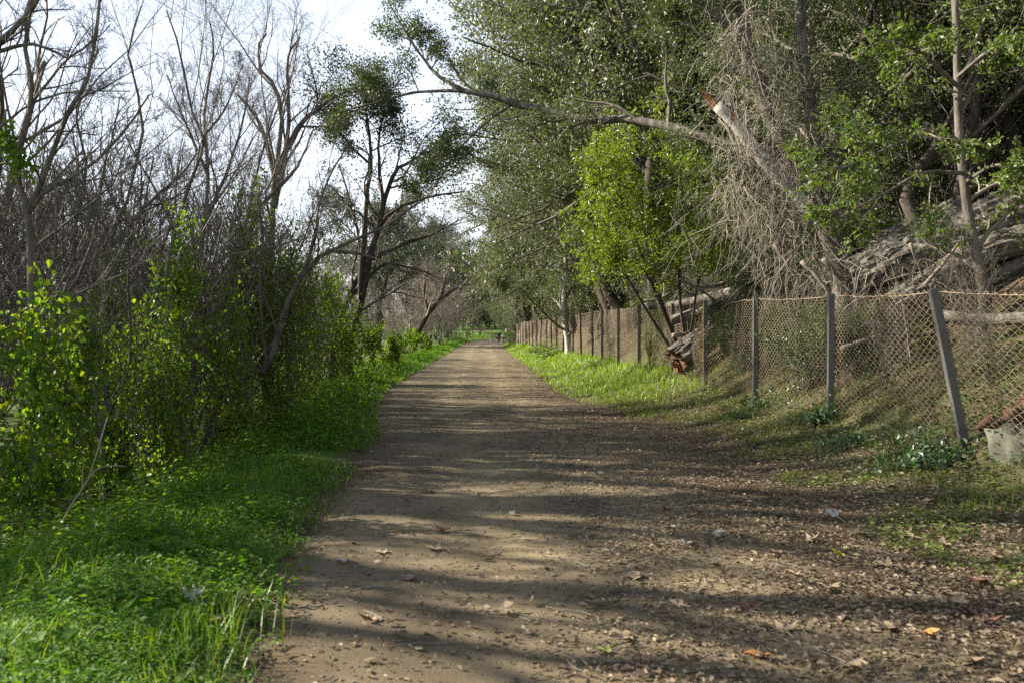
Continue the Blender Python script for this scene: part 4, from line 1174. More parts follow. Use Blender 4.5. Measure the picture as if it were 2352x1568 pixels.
# ring of wire at the top of the leaning post
a = np.linspace(0, 2 * math.pi, 14)
P = top[1] + np.stack([.03 * np.cos(a), 0 * a, .03 + .03 * np.sin(a)], 1)
v, f = tubes(P[None], np.full((1, 14), .006), 5)
MB().add(v, f).build('wire_ring', M['wire'], fence)
def bay(i, pitch, rowh, rad):
    b0, b1, t0_, t1_ = bot[i], bot[i + 1], top[i], top[i + 1]
    Lb = np.linalg.norm(b1 - b0)
    nw = int(Lb / pitch); nr = int(1.75 / rowh)
    J, K = np.meshgrid(np.arange(nw), np.arange(nr + 1), indexing='ij')
    u = (J + .5 + .5 * np.where((J + K) % 2 == 0, 1, -1) * .94) / nw
    v_ = K / nr
    v_ = -.02 + 1.02 * v_
    lo = b0 + (b1 - b0) * u[..., None]
    hi = t0_ + (t1_ - t0_) * u[..., None]
    P = lo + (hi - lo) * v_[..., None]
    P[..., 0] += .045 + .05 * np.sin(u * 3.1) * np.sin(v_ * 5 + i) + .012 * wob(u * 9, v_ * 7, 1., i)
    P[..., 1] += np.where((J + K) % 2 == 0, .006, -.006)
    P[..., 2] += -.035 * np.sin(u * math.pi) * v_ + .01 * np.sin(u * 17 + i)
    if i == 1: # pulled out at the leaning post
        P[..., 0] -= .12 * (1 - v_) * (1 - u)
    if i == 4: # pressed down under the fallen log
        sag = np.exp(-((u - .5) / .3) ** 2)
        P[..., 2] -= .95 * sag * np.clip(v_ - .15, 0, 1)
        P[..., 0] -= .35 * sag * v_ * (1 - v_) * 2
    if i == 3:
        sag = np.exp(-((u - 1.0) / .35) ** 2)
        P[..., 2] -= .55 * sag * np.clip(v_ - .1, 0, 1)
        P[..., 0] -= .3 * sag * np.sin(v_ * 3.1)
    return tubes(P, np.full(P.shape[:2], rad), 3)
for i in range(FN - 1):
    if i < 8: v, f = bay(i, .066, .042, .0045 if i < 4 else .0052)
    else: v, f = bay(i, .11, .07, .006)
    MB().add(v, f).build('wire_mesh', M['wire'], fence, kind='stuff')
for i in range(FN - 1):
    if i == 4: continue
    u = np.linspace(0, 1, 16)[:, None]
    P = top[i] + (top[i + 1] - top[i]) * u + np.array([.035, 0, -.03])
    P[:, 2] += -.03 * np.sin(u[:, 0] * math.pi) + R_.normal(size=16) * .006
    if i == 3: P[:, 2] -= .4 * np.exp(-((u[:, 0] - 1) / .3) ** 2)
    v, f = tubes(P[None], np.full((1, 16), .0045), 4)
    MB().add(v, f).build('tension_wire', M['wire'], fence)

# ------------------------------------------------------------------ logs
def log(name, label, pts, r0_, r1_, cat='log', bark=None, end0=None, end1=None, amp=.10, k=44, n=52, group=None, ragged=0):
    pts = np.asarray(pts, float)
    base = pts[0]
    root = thing(name, label, cat, base, 0, group)
    p = catmull(pts - base, n)
    r = np.linspace(r0_, r1_, n)
    v, f = tubes(p[None], r[None], k)
    v = v.reshape(n, k, 3)
    th = np.arange(k) * 2 * math.pi / k
    s = np.cumsum(np.r_[0, np.linalg.norm(np.diff(p, axis=0), axis=1)])
    S, TH = np.meshgrid(s, th, indexing='ij')
    ph = U(0, 6)
    ridge = np.abs(np.sin(TH * 5.5 + 1.1 * np.sin(S * 3.3 + ph) + .6 * np.sin(S * 9 + TH * 2))) ** .6
    ridge2 = np.abs(np.sin(TH * 9 + 1.3 * np.sin(S * 5.1 + ph * 2)))
    plates = (np.sin(S * 11 + 3 * np.sin(TH * 4 + ph)) > .75)
    dsp = amp * (ridge * .7 + ridge2 * .35 - .6) - amp * .45 * plates + R_.normal(size=S.shape) * amp * .10 + .06 * np.sin(TH * 2 + S * 1.1)
    v = p[:, None] + (v - p[:, None]) * (1 + dsp[..., None])
    if ragged:
        dd = nrm(p[0] - p[1])
        v[0] += dd * (U(0, ragged, k)[:, None])
    MB().add(v, f).build('bark', bark or M['log_bark'], root, smooth_=False)
    for e, m_, j, jn in ((0, end0, 0, 1), (1, end1, n - 1, n - 2)):
        if m_ is None: continue
        dd = nrm(p[j] - p[jn])
        ring = v[j]
        rings = [p[j] + (ring - p[j]) * q + dd * (U(-.02, .03) * (1 - q) + (R_.normal(size=(k, 1)) * .04 * ragged * 4)) for q in (.985, .7, .4)]
        V = np.concatenate(rings + [p[j][None] + dd * .01])
        kk = np.arange(k)
        F = np.concatenate([np.stack([q * k + kk, q * k + (kk + 1) % k, (q + 1) * k + (kk + 1) % k, (q + 1) * k + kk], 1) for q in (0, 1)])
        mb = MB().add(V, F)
        mb.f.append((np.stack([2 * k + kk, 2 * k + (kk + 1) % k, np.full(k, 3 * k)], 1), 0))
        mb.build('cut_end', m_, root, smooth_=False)
    return root
lg = log('fallen_log', 'thick fallen log poking through the flattened fence with a torn orange end',
         [at(1560, 822, 18.6), at(1640, 765, 18.9), at(1740, 712, 18.9), at(1860, 668, 18.6)], .29, .26, end0=M['rot_wood'], ragged=.14, amp=.22, k=52, n=60)
# torn heartwood hanging from its end and the sawn branch stub on its side
p0 = at(1560, 822, 18.6) - np.array(lg.location)
Ps = np.stack([np.stack([p0 + np.array([U(-.16, .0), U(-.1, .1), -.12]), p0 + np.array([U(-.10, .05), U(-.1, .1), -.22]), p0 + np.array([U(-.05, .15), U(-.1, .05), -.36])]) for _ in range(16)])
v, f = tubes(Ps, np.tile([[.035, .026, .006]], (16, 1)), 5)
MB().add(v, f).build('torn_wood', M['log_wood'], lg, kind='stuff')
c0 = at(1612, 812, 18.45) - np.array(lg.location)
v, f, c = stem_mesh(np.array([c0 + [0, .14, .03], c0 + [-.02, 0, 0]]), np.array([.085, .08]), 12, .02)
mb = MB().add(v, f, 0); mb.f.append((c, 1)); mb.build('branch_stub', [M['log_bark'], M['cut_wood']], lg, smooth_=False)
log('fallen_log', 'pale lichen-crusted log lying across the fence top, its sawn end towards the path',
    [at(1545, 735, 19.6), at(1620, 712, 19.2), at(1700, 692, 18.6), at(1800, 668, 17.8), at(1880, 650, 17)], .115, .12, end0=M['cut_wood'], amp=.06)
log('fallen_log', 'long thin fallen trunk lying above the fence, resting behind the post tops',
    [at(1478, 704, 22.5), at(1560, 698, 21.5), at(1660, 676, 20), at(1760, 655, 18.5), at(1850, 640, 17.5)], .09, .14, amp=.05, end0=M['cut_wood'])
log('fallen_log', 'huge deeply furrowed fallen trunk lying across the slope at the right edge',
    [at(1955, 640, 13.0), at(2100, 578, 12.7), at(2260, 520, 12.5), at(2420, 455, 12.3)], .29, .40, amp=.24, k=60, n=70)
log('fallen_log', 'second furrowed trunk lying under the huge one, behind the slim tree',
    [at(2050, 700, 12.2), at(2150, 640, 12.1), at(2260, 575, 12), at(2400, 540, 11.9)], .17, .22, amp=.22)
log('fallen_log', 'dark fallen trunk high on the slope above the huge furrowed one',
    [at(1985, 585, 14.4), at(2090, 540, 14.2), at(2220, 480, 14)], .24, .26, amp=.22)
log('fallen_log', 'short log on the bare slope right of the slim tree',
    [at(2270, 640, 12.2), at(2330, 610, 12), at(2420, 575, 11.8)], .09, .10, amp=.08, end0=M['cut_wood'])
log('fallen_log', 'long grey log lying behind the nearest wire mesh at the right edge',
    [at(2160, 725, 10.8), at(2260, 735, 10.5), at(2420, 728, 10)], .075, .085, amp=.06)
log('rotten_log', 'rotten bark-shedding log sunk in the greenery behind the grass mound', 
    [np.array(on(-5.4, 8.3, .06)), np.array(on(-5.0, 9.1, .10)), np.array(on(-4.75, 10.0, .13)), np.array(on(-4.35, 10.9, .10))], .15, .09, amp=.10, end1=M['rot_wood'])
log('fallen_log', 'mossy log lying low at the foot of the arching tree in the far thicket', [at(930, 790, 66), at(960, 778, 66), at(992, 772, 66)], .17, .2, amp=.08)
# loose sticks heaped behind the fence
sticks = [((1840, 600), (1915, 700), 12.6, .035, 'straight bare pole leaning on the fence left of the second post'),
          ((1890, 596), (1975, 690), 12.9, .04, 'straight bare pole leaning behind the mesh right of the second post'),
          ((1480, 690), (1540, 672), 20, .03, 'pale broken stick on top of the brush heap by the bay laurel'),
          ((1522, 690), (1524, 648), 20, .03, 'short upright broken stub on the brush heap'),
          ((1600, 664), (1690, 640), 19, .05, 'weathered branch lying on the heap above the fence'),
          ((1560, 640), (1640, 690), 18.5, .03, 'grey stick slanting down into the brush heap'),
          ((1690, 640), (1760, 560), 17, .035, 'bare stick leaning up against the dead vines'),
          ((1545, 770), (1610, 772), 18.9, .05, 'short broken branch sticking out of the fallen log'),
          ((1650, 790), (1760, 770), 17.2, .035, 'dark stick lying behind the mesh under the fallen log'),
          ((1780, 560), (1830, 640), 14.6, .06, 'pale peeling stub at the foot of the big leaning oak'),
          ((1985, 740), (2150, 900), 11.5, .05, 'thick bare branch slanting down the slope behind the mesh'),
          ((1930, 800), (2080, 768), 12, .035, 'bare branch lying across the slope behind the mesh'),
          ((2075, 700), (2090, 900), 11, .02, 'thin upright dead sapling behind the mesh'),
          ((2120, 660), (2200, 560), 11.6, .03, 'forked dead stem crossing in front of the furrowed trunks'),
          ((2090, 560), (2130, 690), 11.8, .025, 'dark dead stem standing before the huge furrowed trunk')]
for (a, b, Y, r, lb) in sticks:
    A, B = at(*a, Y), at(*b, Y + U(-.3, .3))
    for q in (A, B): q[2] = max(q[2], float(height(q[0], q[1])) + .02)
    root = thing('branch', lb, 'branch', A, 0, 'loose branches heaped behind the fence')
    mid = (A + B) / 2 + R_.normal(size=3) * np.linalg.norm(B - A) * .05
    p = stem(np.array([A, mid, B]) - A, 9, .03)
    rr2 = np.linspace(r, r * .6, 9)
    v, f, c = stem_mesh(p, rr2, 8, .08)
    mb = MB().add(v, f); mb.f.append((c, 0)); mb.build('stem', M['stick_bark'], root)
    P, Rr = grow(p[None], rr2[None], 4, .3, 1, (25, 60), .3, 5, .12, 0, .5, .004)
    v, f = tubes(P, Rr, 4)
    MB().add(v, f).build('twigs', M['dead_twig'], root, kind='stuff')

# boulder and rotten stump behind the near mesh
def rock(name, label, loc, size, mat, cat='boulder', seed=0, cuts=3, flat=.0, group=None):
    rs = np.random.default_rng(seed)
    n1, n2 = 14, 20
    th, ph_ = np.meshgrid(np.linspace(0, math.pi, n1), np.arange(n2) * 2 * math.pi / n2, indexing='ij')
    d = np.stack([np.sin(th) * np.cos(ph_), np.sin(th) * np.sin(ph_), np.cos(th)], -1)
    e = .55
    s = np.sign(d) * np.abs(d) ** e
    s = s / np.maximum(np.abs(s).max(-1, keepdims=True), 1e-6) * (.75 + .25 * np.linalg.norm(s, axis=-1, keepdims=True) / 1.7)
    for _ in range(5):
        w = rs.normal(size=3) * 2.4
        s = s * (1 + .045 * np.sin((s @ w) + rs.uniform(0, 6)))[..., None]
    s = s * (1 + rs.normal(size=(n1, n2, 1)) * .018)
    V = s * np.array(size)
    ii = np.arange(n1 * n2).reshape(n1, n2)
    F = np.stack([ii[:-1], ii[1:], np.roll(ii[1:], -1, 1), np.roll(ii[:-1], -1, 1)], -1).reshape(-1, 4)
    o = MB().add(V, F).build(name, mat)
    o.location = tuple(float(c) for c in loc)
    return tag(o, label, cat, group)
b = rock('boulder', 'square grey-green boulder behind the nearest mesh at the right edge', (4.86, 8.15, .30), (.20, .22, .34), M['stone'], seed=3)
b.rotation_euler = (.05, -.12, .3)
for i, (p_, sz_, lb_) in enumerate([((5.0, 8.42, .70), (.15, .10, .08), 'red-brown chunk of rotten wood lying on top of the square boulder'),
                                 ((5.16, 8.5, .86), (.10, .09, .14), 'upright red-brown chunk of rotten wood behind the square boulder'),
                                 ((4.78, 8.55, .62), (.13, .07, .06), 'low flake of rotten wood left of the square boulder top')]):
    ck = rock('rotten_wood', lb_, p_, sz_, M['rot_wood'], 'wood chunk', seed=20 + i, group='rotten wood by the square boulder')
    ck.rotation_euler = (.3 * i, .4, .8 * i)

# ------------------------------------------------------------------ shrubs on the bank
def bramble(label, c, sx_, sz, n, size, mat, name='bramble', cat='shrub', sy_=.3):
    c = np.asarray(c, float)
    root = thing(name, label, cat, c)
    k = n
    P = np.zeros((k, 6, 3))
    P[:, 0] = np.stack([U(-.35, .35, k) * sx_, U(-.35, .35, k) * sy_, np.full(k, -.03)], 1)
    d = nrm(np.stack([R_.normal(size=k) * .7 * sx_, R_.normal(size=k) * .7 * sy_, np.full(k, .9 * sz)], 1))
    L = sz * U(.6, 1.3, k)[:, None]
    for j in range(1, 6):
        d = nrm(d + R_.normal(size=(k, 3)) * .2 + np.array([0, 0, -.10 * j * .6]))
        P[:, j] = P[:, j - 1] + d * L / 5
    g0 = height(P[..., 0] + c[0], P[..., 1] + c[1]) - c[2]
    P[:, 1:, 2] = np.maximum(P[:, 1:, 2], g0[:, 1:] + .03)
    v, f = tubes(P, np.full((k, 6), .004), 3)
    MB().add(v, f).build('stems', M['twig'], root, kind='stuff')
    lb = MB()
    add_leaves(lb, P, dict(n=14, size=size, w=.65, spread=.05, hang=-.1, shape='oval'))
    lb.build('foliage', mat, root, smooth_=False)
    return root
bramble('dark-leaved bramble sprawling at the foot of the nearest leaning post', on(4.15, 8.6), 1.0, .5, 46, .06, M['bramble_leaf'])
bramble('low bramble between the nearest and second post', on(4.0, 10.0), .8, .35, 24, .055, M['bramble_leaf'])
bramble('bramble clump at the foot of the second post', on(4.15, 11.5), .6, .45, 26, .055, M['bramble_leaf'])
bramble('small bramble right of the third post', on(4.0, 13.9), .5, .35, 16, .055, M['bramble_leaf'])
bramble('leafy bush growing through the mesh between the second and third post', on(4.55, 13.2), .7, 1.25, 44, .06, M['bramble_leaf'], 'leafy_bush')
bramble('reddish-green weed bush in front of the fence near the white trunk', on(2.05, 42), 1.1, 1.0, 34, .09, M['toyon_leaf'], 'weed_bush')
bramble('small leafy bush left of the white trunk at the fence foot', on(1.75, 47), .9, 1.1, 30, .10, M['toyon_leaf'], 'weed_bush')
bramble('grey-green bush hiding the far end of the fence', on(.35, 82), 1.6, 2.6, 90, .11, M['grey_leaf'], 'leafy_bush', sy_=2)
bramble('bright green bush on the left verge beside the people', on(-8.2, 124), 2.2, 1.7, 90, .16, M['grass_blade'], 'leafy_bush', sy_=2)
bramble('dark bush beneath the far arching tree', on(-9.5, 62), 2.0, 1.5, 70, .10, M['vine_leaf'], 'leafy_bush', sy_=2)
# broom
br_c = on(3.3, 20.6)
root = thing('broom_shrub', 'wispy green broom with bare upright stems in front of the fence', 'shrub', br_c)
P0 = stem([[0, 0, -.05], [.02, 0, .35], [0, 0, .6]], 8)[None]
P, Rr = grow(P0, np.full((1, 8), .012), 26, .3, 1, (8, 30), 1.35, 6, .05, .25, .6, .004)
mb = MB(); v, f = tubes(P0, np.full((1, 8), .012), 5); mb.add(v, f); mb.build('stem', M['bark_dark'], root)
P2, R2 = grow(P, Rr, 7, .2, 1, (8, 30), .5, 4, .06, .2, .7, .003)
mb = MB(); mb.add(*tubes(P, Rr, 3)); mb.add(*tubes(P2, R2, 3)); mb.build('sprays', M['bank_blade'], root)
# tussock
tb = on(3.5, 13.2)
root = thing('grass_tussock', 'dark green grass tussock on the litter below the third post', 'grass tuft', tb)
n = 240
cc = np.stack([R_.normal(size=n) * .09, R_.normal(size=n) * .08, np.zeros(n)], 1)
MB().add(*blades(cc, U(.15, .34, n), np.full(n, .007), U(.5, 1.2, n), 5)).build('blades', M['bramble_leaf'], root, kind='stuff', smooth_=False)
# dry stalk in the left grass
db = on(-3.35, 6.3)
root = thing('dry_stalk', 'pale dry forked stalk leaning out of the near left grass', 'stalk', db)
for pts, r in (([at(110, 1275, 6.3), at(150, 1180, 6.3), at(195, 1110, 6.3), at(218, 1050, 6.3), at(245, 960, 6.3)], .008),
               ([at(195, 1110, 6.3), at(215, 1082, 6.3), at(240, 1070, 6.3), at(285, 1070, 6.3)], .006),
               ([at(188, 1125, 6.3), at(188, 1080, 6.3), at(194, 1060, 6.3)], .005)):
    p = stem(np.array(pts) - np.array(db), 10, .01)
    v, f, c = stem_mesh(p, np.linspace(r, r * .5, 10), 6, .05)
    mb = MB().add(v, f); mb.f.append((c, 0)); mb.build('stem', M['dead_twig'], root)
# broad mallow leaves in the near grass
for i, (xv, yv) in enumerate([(325, 1265), (370, 1250), (285, 1255), (450, 1262), (30, 1275), (110, 1470), (330, 1400)]):
    Y = 1960 * (EYE - .12) / (yv - 762)
    c = at(xv, yv, Y); gz = float(height(c[0], c[1])); 
    root = thing('broad_leaf_weed', 'broad pale-green leafed weed standing in the near left grass', 'weed', (c[0], c[1], gz), 0, 'broad-leaved weeds in the near grass')
    mb = MB(); 
    for j in range(5):
        a = U(0, 6.28); hh = max(.09, c[2] - gz) * U(.7, 1.15); o_ = np.array([math.cos(a) * .07, math.sin(a) * .07, hh])
        k = 9; th = np.linspace(.35, 2 * math.pi - .35, k)
        rad = .045 * U(.8, 1.3) * (1 + .16 * np.cos(th * 5))
        tl = nrm(np.array([math.cos(a) * .5 + U(-.3, .1), math.sin(a) * .5, 1.])); sx2 = nrm(np.cross(tl, [0, 1, .2])); sy2 = np.cross(tl, sx2)
        V = np.concatenate([o_[None], o_ + np.cos(th)[:, None] * rad[:, None] * sx2 + np.sin(th)[:, None] * rad[:, None] * sy2 + tl * .012])
        mb.add(V, np.stack([np.zeros(k - 1, int), np.arange(1, k), np.arange(2, k + 1)], 1))
        v, f = tubes(np.array([[[0, 0, 0], [o_[0] * .5, o_[1] * .5, hh * .7], o_]]), np.full((1, 3), .002), 3); mb.add(v, f)
    mb.build('leaves', M['herb_leaf'], root, smooth_=False)

# ------------------------------------------------------------------ fallen sycamore leaves
def syc(label, xv, yv, width, mat, curl=.5, rz=None, lift=0.0, tilt=0.0, group='large sycamore leaves on the ground'):
    Y = 1960 * EYE / (yv - 762)
    X = (xv - 1176) / 1960 * Y
    for _ in range(6):   # settle on the uneven ground
        Y = 1960 * (EYE - float(height(X, Y))) / (yv - 762); X = (xv - 1176) / 1960 * Y
    s = width / 1960 * Y * .5
    curl *= U(.5, 1.2)
    lob = [(-.9, .25), (-.62, .38), (-.5, .8), (-.3, .42), (-.15, .55), (0, 1.05), (.15, .55), (.3, .42), (.5, .8), (.62, .38), (.9, .25), (.55, .05), (.35, -.22), (.12, -.3), (0, -.22), (-.12, -.3), (-.35, -.22), (-.55, .05)]
    p = np.array(lob) * (1 + R_.normal(size=(18, 2)) * .11)
    def z(q): return curl * (.55 * q[:, 0] ** 2 + .35 * np.maximum(q[:, 1], 0) ** 2 * U(.3, 1.2)) + .10 * np.sin(q[:, 0] * 7)
    inner = p * .5
    V = np.concatenate([[[0, .1, 0]], np.c_[inner, z(inner) * .6 - .03], np.c_[p, z(p)]]) * s
    k = np.arange(18); k1 = (k + 1) % 18
    mb = MB().add(V, np.stack([np.zeros(18, int), 1 + k, 1 + k1], 1))
    mb.f.append((np.stack([1 + k, 19 + k, 19 + k1, 1 + k1], 1), 0))
    root = bpy.data.objects.new('sycamore_leaf', mb.mesh('sycamore_leaf', M[mat]))
    COL.objects.link(root)
    v, f = tubes(np.array([[[0, -.2, 0], [.05, -.6, .05], [.12, -1.1, .02]]]) * s, np.full((1, 3), .0018), 4)
    st = MB().add(v, f).build('leaf_stalk', M['rail_wood'], root)
    inp = (X > xl(Y)) and (X < xr(Y))
    root.location = (X, Y, (float(path_z(X, Y)) if inp else float(height(X, Y))) + .016 + lift)
    root.rotation_euler = (tilt, U(-.15, .15), U(0, 6.28) if rz is None else rz)
    tag(root, label, 'leaf', group)
syc('yellow-green sycamore leaf with an orange edge on the right litter', 1935, 1288, 50, 'yellow_leaf', .6, 1.2, .015, .25)
syc('pale upturned sycamore leaf standing up from the litter', 1915, 1197, 62, 'pale_leaf', 1.4, .4, .03, .3)
syc('small whitish leaf on the path with a dark shadow line behind', 1535, 1212, 42, 'pale_leaf', .5)
syc('whitish curled leaf left of the grey and red pair', 1590, 1252, 56, 'pale_leaf', .8, 2.2)
syc('grey leaf beside the red-brown one at the right of the path', 1641, 1232, 48, 'pale_leaf', .6)
syc('red-brown leaf beside the grey one at the right of the path', 1698, 1236, 46, 'red_leaf', 1.0)
syc('curled red-brown leaf on the bare dirt at lower right', 1722, 1402, 84, 'red_leaf', 1.0, .2)
syc('pale brown split leaf near the bottom of the path', 1740, 1510, 82, 'orange_leaf', .9, 2.6)
syc('large tan leaf lying left of the orange leaf', 2048, 1452, 88, 'tan_leaf', .7)
syc('orange leaf at the lower right', 2128, 1464, 64, 'orange_leaf', .5)
syc('green and yellow leaf flat on the lower middle path', 1396, 1504, 58, 'green_leaf', .5, 1.0)
syc('tan jagged leaf behind the green one on the lower path', 1440, 1474, 90, 'tan_leaf', .5)
syc('wide tan leaf in the litter above the split pale brown one', 1800, 1452, 90, 'tan_leaf', .7)
syc('dark-shaded tan leaf alone on the left of the path', 853, 1436, 62, 'tan_leaf', 1.1)
syc('white and red curled leaf at the left path edge', 788, 1297, 44, 'pale_leaf', 1.2)
syc('flat tan leaf in the sunlit dirt at left', 942, 1336, 56, 'tan_leaf', .4)
syc('small red-backed leaf far up the middle of the path', 1022, 1226, 36, 'red_leaf', 1.2)
syc('flat tan leaf on the left half of the sunny patch', 880, 1274, 50, 'tan_leaf', .3)
syc('pale tan leaf in the middle of the sunny patch', 1002, 1268, 62, 'tan_leaf', .5)
syc('reddish leaf with a long raised stalk on the shaded path', 1528, 1170, 38, 'red_leaf', 1.0)
syc('wide faded leaf flat on the right of the sunny patch', 1462, 1330, 70, 'tan_leaf', .3)
syc('grey-brown leaf lying in the near left grass', 497, 1437, 70, 'tan_leaf', .6, None, .03)
syc('pale upright leaf standing in the near left grass', 440, 1398, 66, 'pale_leaf', 1.5, .3, .05, .5)
syc('red leaf at the bottom edge beside the grass', 543, 1524, 46, 'red_leaf', .7)
syc('pale pinkish leaf where the grass meets the dirt', 598, 1394, 54, 'pale_leaf', .9)
syc('dark red leaf at the lower right edge of the picture', 2262, 1430, 70, 'red_leaf', .9)
for (xv, yv, w, mt) in [(1985, 1236, 62, 'tan_leaf'), (2112, 1202, 60, 'tan_leaf'), (2205, 1200, 60, 'tan_leaf'), (2090, 1240, 56, 'tan_leaf'), (1790, 1280, 56, 'tan_leaf'), (2180, 1262, 60, 'tan_leaf'),
                        (2300, 1290, 66, 'tan_leaf'), (2260, 1345, 70, 'red_leaf'), (2050, 1120, 44, 'tan_leaf'), (2120, 1160, 46, 'tan_leaf'), (1830, 1330, 50, 'tan_leaf'), (1905, 1365, 60, 'tan_leaf'),
                        (2190, 1400, 70, 'tan_leaf'), (1560, 1400, 56, 'tan_leaf'), (1950, 1540, 90, 'tan_leaf'), (2230, 1530, 90, 'tan_leaf'), (1150, 1410, 60, 'tan_leaf'), (2040, 1310, 60, 'tan_leaf'), (1860, 1250, 56, 'tan_leaf'), (2330, 1215, 60, 'pale_leaf')]:
    syc('dry brown sycamore leaf among the small litter on the right side' if mt == 'tan_leaf' else ('red sycamore leaf in the litter near the right edge' if mt == 'red_leaf' else 'pale leaf at the right edge under the boulder'),
        xv, yv, w, mt, U(.4, 1.1), None, .012, 0, 'dry sycamore leaves in the right litter')

# ------------------------------------------------------------------ power lines
for (a, b, lb) in [(((345, -5), 70), ((820, 235), 110), 'lower of the twin thin power lines crossing the sky at top left'),
                   (((372, -5), 70), ((840, 232), 110), 'upper of the twin thin power lines crossing the sky at top left'),
                   (((626, -5), 80), ((960, 200), 125), 'single power line sloping down the middle of the sky'),
                   (((120, -5), 60), ((700, 290), 105), 'faint power line low behind the bare twigs')]:
    A, B = at(*a[0], a[1]), at(*b[0], b[1])
    u = np.linspace(-.3, 1.3, 24)[:, None]
    P = A + (B - A) * u
    P[:, 2] -= 1.2 * np.sin(np.clip(u[:, 0], 0, 1) * math.pi) * .35
    o = MB().add(*tubes(P[None], np.full((1, 24), .022), 5)).build('power_line', M['cable'])
    tag(o, lb, 'power line', 'power lines overhead')

# ------------------------------------------------------------------ far rail fence and boulders
rf = thing('rail_fence', 'pale wooden post-and-rail fence beyond the far oaks', 'fence', on(-1.5, 178))
rb = np.array(rf.location)
def box(c, s):
    c = np.array(c); s = np.array(s) / 2
    V = np.array([[x, y, z] for x in (-1, 1) for y in (-1, 1) for z in (-1, 1)]) * s + c
    return V, np.array([[0, 1, 3, 2], [4, 6, 7, 5], [0, 4, 5, 1], [2, 3, 7, 6], [0, 2, 6, 4], [1, 5, 7, 3]])
for X in (-3.0, -1.4, -.2, 1.2):
    z = float(height(X, 178)) - rb[2]
    MB().add(*box((X - rb[0], 0, z + .65), (.16, .16, 1.5))).build('post', M['rail_wood'], rf, smooth_=False)
for dz in (.75, 1.25):
    MB().add(*box((.6, .0, dz), (4.2, .07, .16))).build('rail', M['rail_wood'], rf, smooth_=False)
rock('boulder', 'round tan boulder on the far grass between the oaks', on(-.75, 170, .3), (.55, .45, .45), M['rail_wood'], seed=5, group='far boulders on the grass')
rock('boulder', 'low flat boulder right of the far oaks', on(.9, 168, .12), (.6, .4, .25), M['rail_wood'], seed=6, group='far boulders on the grass')

# ------------------------------------------------------------------ people
def skin(name, verts, edges, rad, mat, parent, sub=1):
    me = bpy.data.meshes.new(name)
    me.from_pydata([tuple(v) for v in verts], edges, [])
    o = bpy.data.objects.new(name, me)
    COL.objects.link(o)
    o.parent = parent
    me.materials.append(mat)
    sk = o.modifiers.new('skin', 'SKIN')
    sk.use_smooth_shade = True
    if not me.skin_vertices: me.skin_vertices.new()
    for i, r in enumerate(rad):
        me.skin_vertices[0].data[i].radius = (r, r) if not isinstance(r, tuple) else r
    me.skin_vertices[0].data[0].use_root = True
    ss = o.modifiers.new('sub', 'SUBSURF'); ss.levels = sub; ss.render_levels = sub
    return o
def person(label, loc, h, rz, hands, cloth, hairm, stride=.0):
    """body, coat and trousers laid out on one skeleton; hands: two hand targets in units of height"""
    root = thing('person', label, 'person', loc, rz)
    s = h
    J = dict(hip=(0, 0, .52), waist=(0, 0, .60), chest=(0, .0, .74), neck=(0, .01, .83), head=(0, .025, .90), crown=(0, .02, .965))
    for sg, n in ((-1, 'l'), (1, 'r')):
        J['hj' + n] = (sg * .05, 0, .50); J['k' + n] = (sg * .058, .02 + sg * stride * .5, .27); J['a' + n] = (sg * .06, sg * stride - .01, .045); J['t' + n] = (sg * .068, sg * stride + .085, .02)
        J['s' + n] = (sg * .115, 0, .805)
        hx = np.array(hands[0 if sg < 0 else 1]); sh = np.array(J['s' + n])
        J['h' + n] = tuple(hx); J['e' + n] = tuple((hx + sh) / 2 + np.array([sg * .03, -.03, -.02]))
    def seg(keys, edges, rr, nm, mt, grow_=1.0):
        ix = {k: i for i, k in enumerate(keys)}
        return skin(nm, [np.array(J[k]) * s for k in keys], [(ix[a], ix[b]) for a, b in edges], [x * s * grow_ for x in rr], mt, root)
    ks = ['hip', 'waist', 'chest', 'neck', 'head', 'crown'] + [p + n for n in 'lr' for p in ('hj', 'k', 'a', 't', 's', 'e', 'h')]
    ed = [('hip', 'waist'), ('waist', 'chest'), ('chest', 'neck'), ('neck', 'head'), ('head', 'crown')]
    for n in 'lr': ed += [('hip', 'hj' + n), ('hj' + n, 'k' + n), ('k' + n, 'a' + n), ('a' + n, 't' + n), ('chest', 's' + n), ('s' + n, 'e' + n), ('e' + n, 'h' + n)]
    rad = [.07, .065, .075, .03, .058, .045] + [.052, .036, .024, .022, .036, .026, .02] * 2
    seg(ks, ed, rad, 'body', M['skin'])
    seg(['hip', 'waist', 'chest', 'sl', 'el', 'sr', 'er'], [('hip', 'waist'), ('waist', 'chest'), ('chest', 'sl'), ('sl', 'el'), ('chest', 'sr'), ('sr', 'er')], [.085, .082, .09, .05, .038, .05, .038], 'jacket', cloth[0])
    seg(['hip', 'hjl', 'kl', 'al', 'hjr', 'kr', 'ar'], [('hip', 'hjl'), ('hjl', 'kl'), ('kl', 'al'), ('hip', 'hjr'), ('hjr', 'kr'), ('kr', 'ar')], [.078, .06, .046, .036, .06, .046, .036], 'trousers', cloth[1])
    for n in 'lr':
        a = np.array(J['a' + n]); t_ = np.array(J['t' + n]); a[2] = .028; t_[2] = .02
        skin('shoe', [a * s - [0, .015 * s, 0], t_ * s], [(0, 1)], [.03 * s, .026 * s], cloth[2], root)
    hd, cr = np.array(J['head']) * s, np.array(J['crown']) * s
    skin('hair', [hd + np.array([0, -.022, .012]) * s, cr + np.array([0, -.008, .004]) * s], [(0, 1)], [.058 * s, .05 * s], hairm, root)
    return root
def sack(name, label, loc, size, mat, cat):
    rs = rock(name, label, loc, size, mat, cat, seed=9)
    return rs
pY = 120.0
pxs = [(1127 - 1176) / 1960 * pY, (1146.5 - 1176) / 1960 * pY, (1153.5 - 1176) / 1960 * pY]
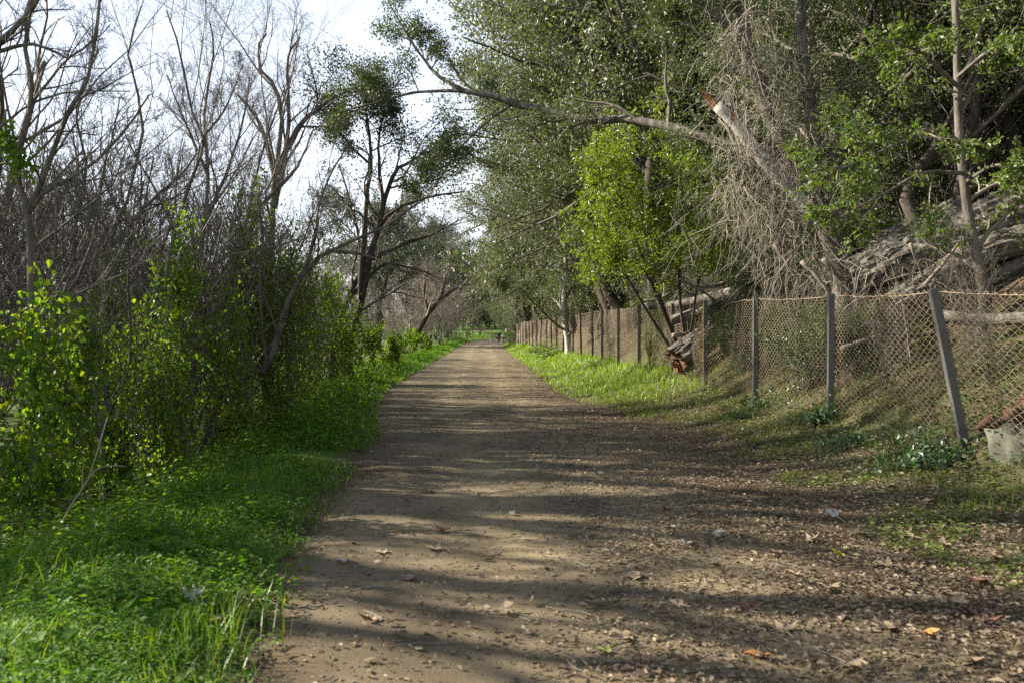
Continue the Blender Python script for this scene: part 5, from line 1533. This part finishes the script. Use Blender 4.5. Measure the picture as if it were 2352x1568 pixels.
P1 = on(pxs[0], pY, .015); P2_ = on(pxs[1], pY - .4, .015); P3 = on(pxs[2] + .15, pY + .4, .015)
person('child in a purple jacket and pale jeans holding up a stick, left of the group', P1, 1.28, math.pi * -.15, ((-.15, .02, .5), (.24, .12, .70)), (M['purple_cloth'], M['jeans'], M['shoe']), M['white_cloth'])
person('tallest person, in dark clothes with a white cap, middle of the group', P2_, 1.62, .1, ((-.17, .03, .5), (.17, .08, .52)), (M['dark_cloth'], M['dark_cloth'], M['shoe']), M['white_cloth'], .05)
person('black-haired person in a cream jacket and black trousers, right of the group', P3, 1.36, -.1, ((-.16, .08, .52), (.17, .04, .5)), (M['cream_cloth'], M['dark_cloth'], M['dark_cloth']), M['black_hair'], -.03)
sack('backpack', 'pink backpack worn by the child on the left', (P1[0] - .05, P1[1] - .2, P1[2] + .86), (.15, .10, .19), M['pink_cloth'], 'backpack')
sack('backpack', 'dark backpack worn by the tallest person', (P2_[0], P2_[1] - .24, P2_[2] + 1.16), (.19, .12, .25), M['dark_cloth'], 'backpack')
sack('shoulder_bag', 'magenta bag hanging at the hip of the tallest person', (P2_[0] - .36, P2_[1] - .05, P2_[2] + .66), (.14, .08, .18), M['magenta_cloth'], 'bag')
sh = np.array([[P1[0] + .34, P1[1] - .06, P1[2] + .72], [P1[0] + .36, P1[1] - .06, P1[2] + 1.05], [P1[0] + .37, P1[1] - .06, P1[2] + 1.36]])
tag(MB().add(*tubes(sh[None], np.full((1, 3), .022), 6)).build('walking_stick', M['cream_cloth']), 'pale stick held upright by the child on the left', 'stick')
dg = thing('dog', 'small grey dog standing at the feet of the person in cream', 'dog', on(pxs[2] - .03, pY + .1, .012), 1.3)
skin('body', [(-.18, 0, .26), (0, 0, .27), (.17, 0, .28), (.25, 0, .37), (.31, 0, .42), (.40, 0, .39), (-.27, 0, .36),
              (-.17, .07, .15), (-.18, .07, .02), (-.17, -.07, .15), (-.18, -.07, .02), (.17, .06, .15), (.17, .06, .02), (.17, -.06, .15), (.17, -.06, .02)],
     [(0, 1), (1, 2), (2, 3), (3, 4), (4, 5), (0, 6), (0, 7), (7, 8), (0, 9), (9, 10), (2, 11), (11, 12), (2, 13), (13, 14)],
     [.10, .095, .11, .075, .085, .04, .025, .045, .025, .045, .025, .04, .025, .04, .025], M['grey_fur'], dg)
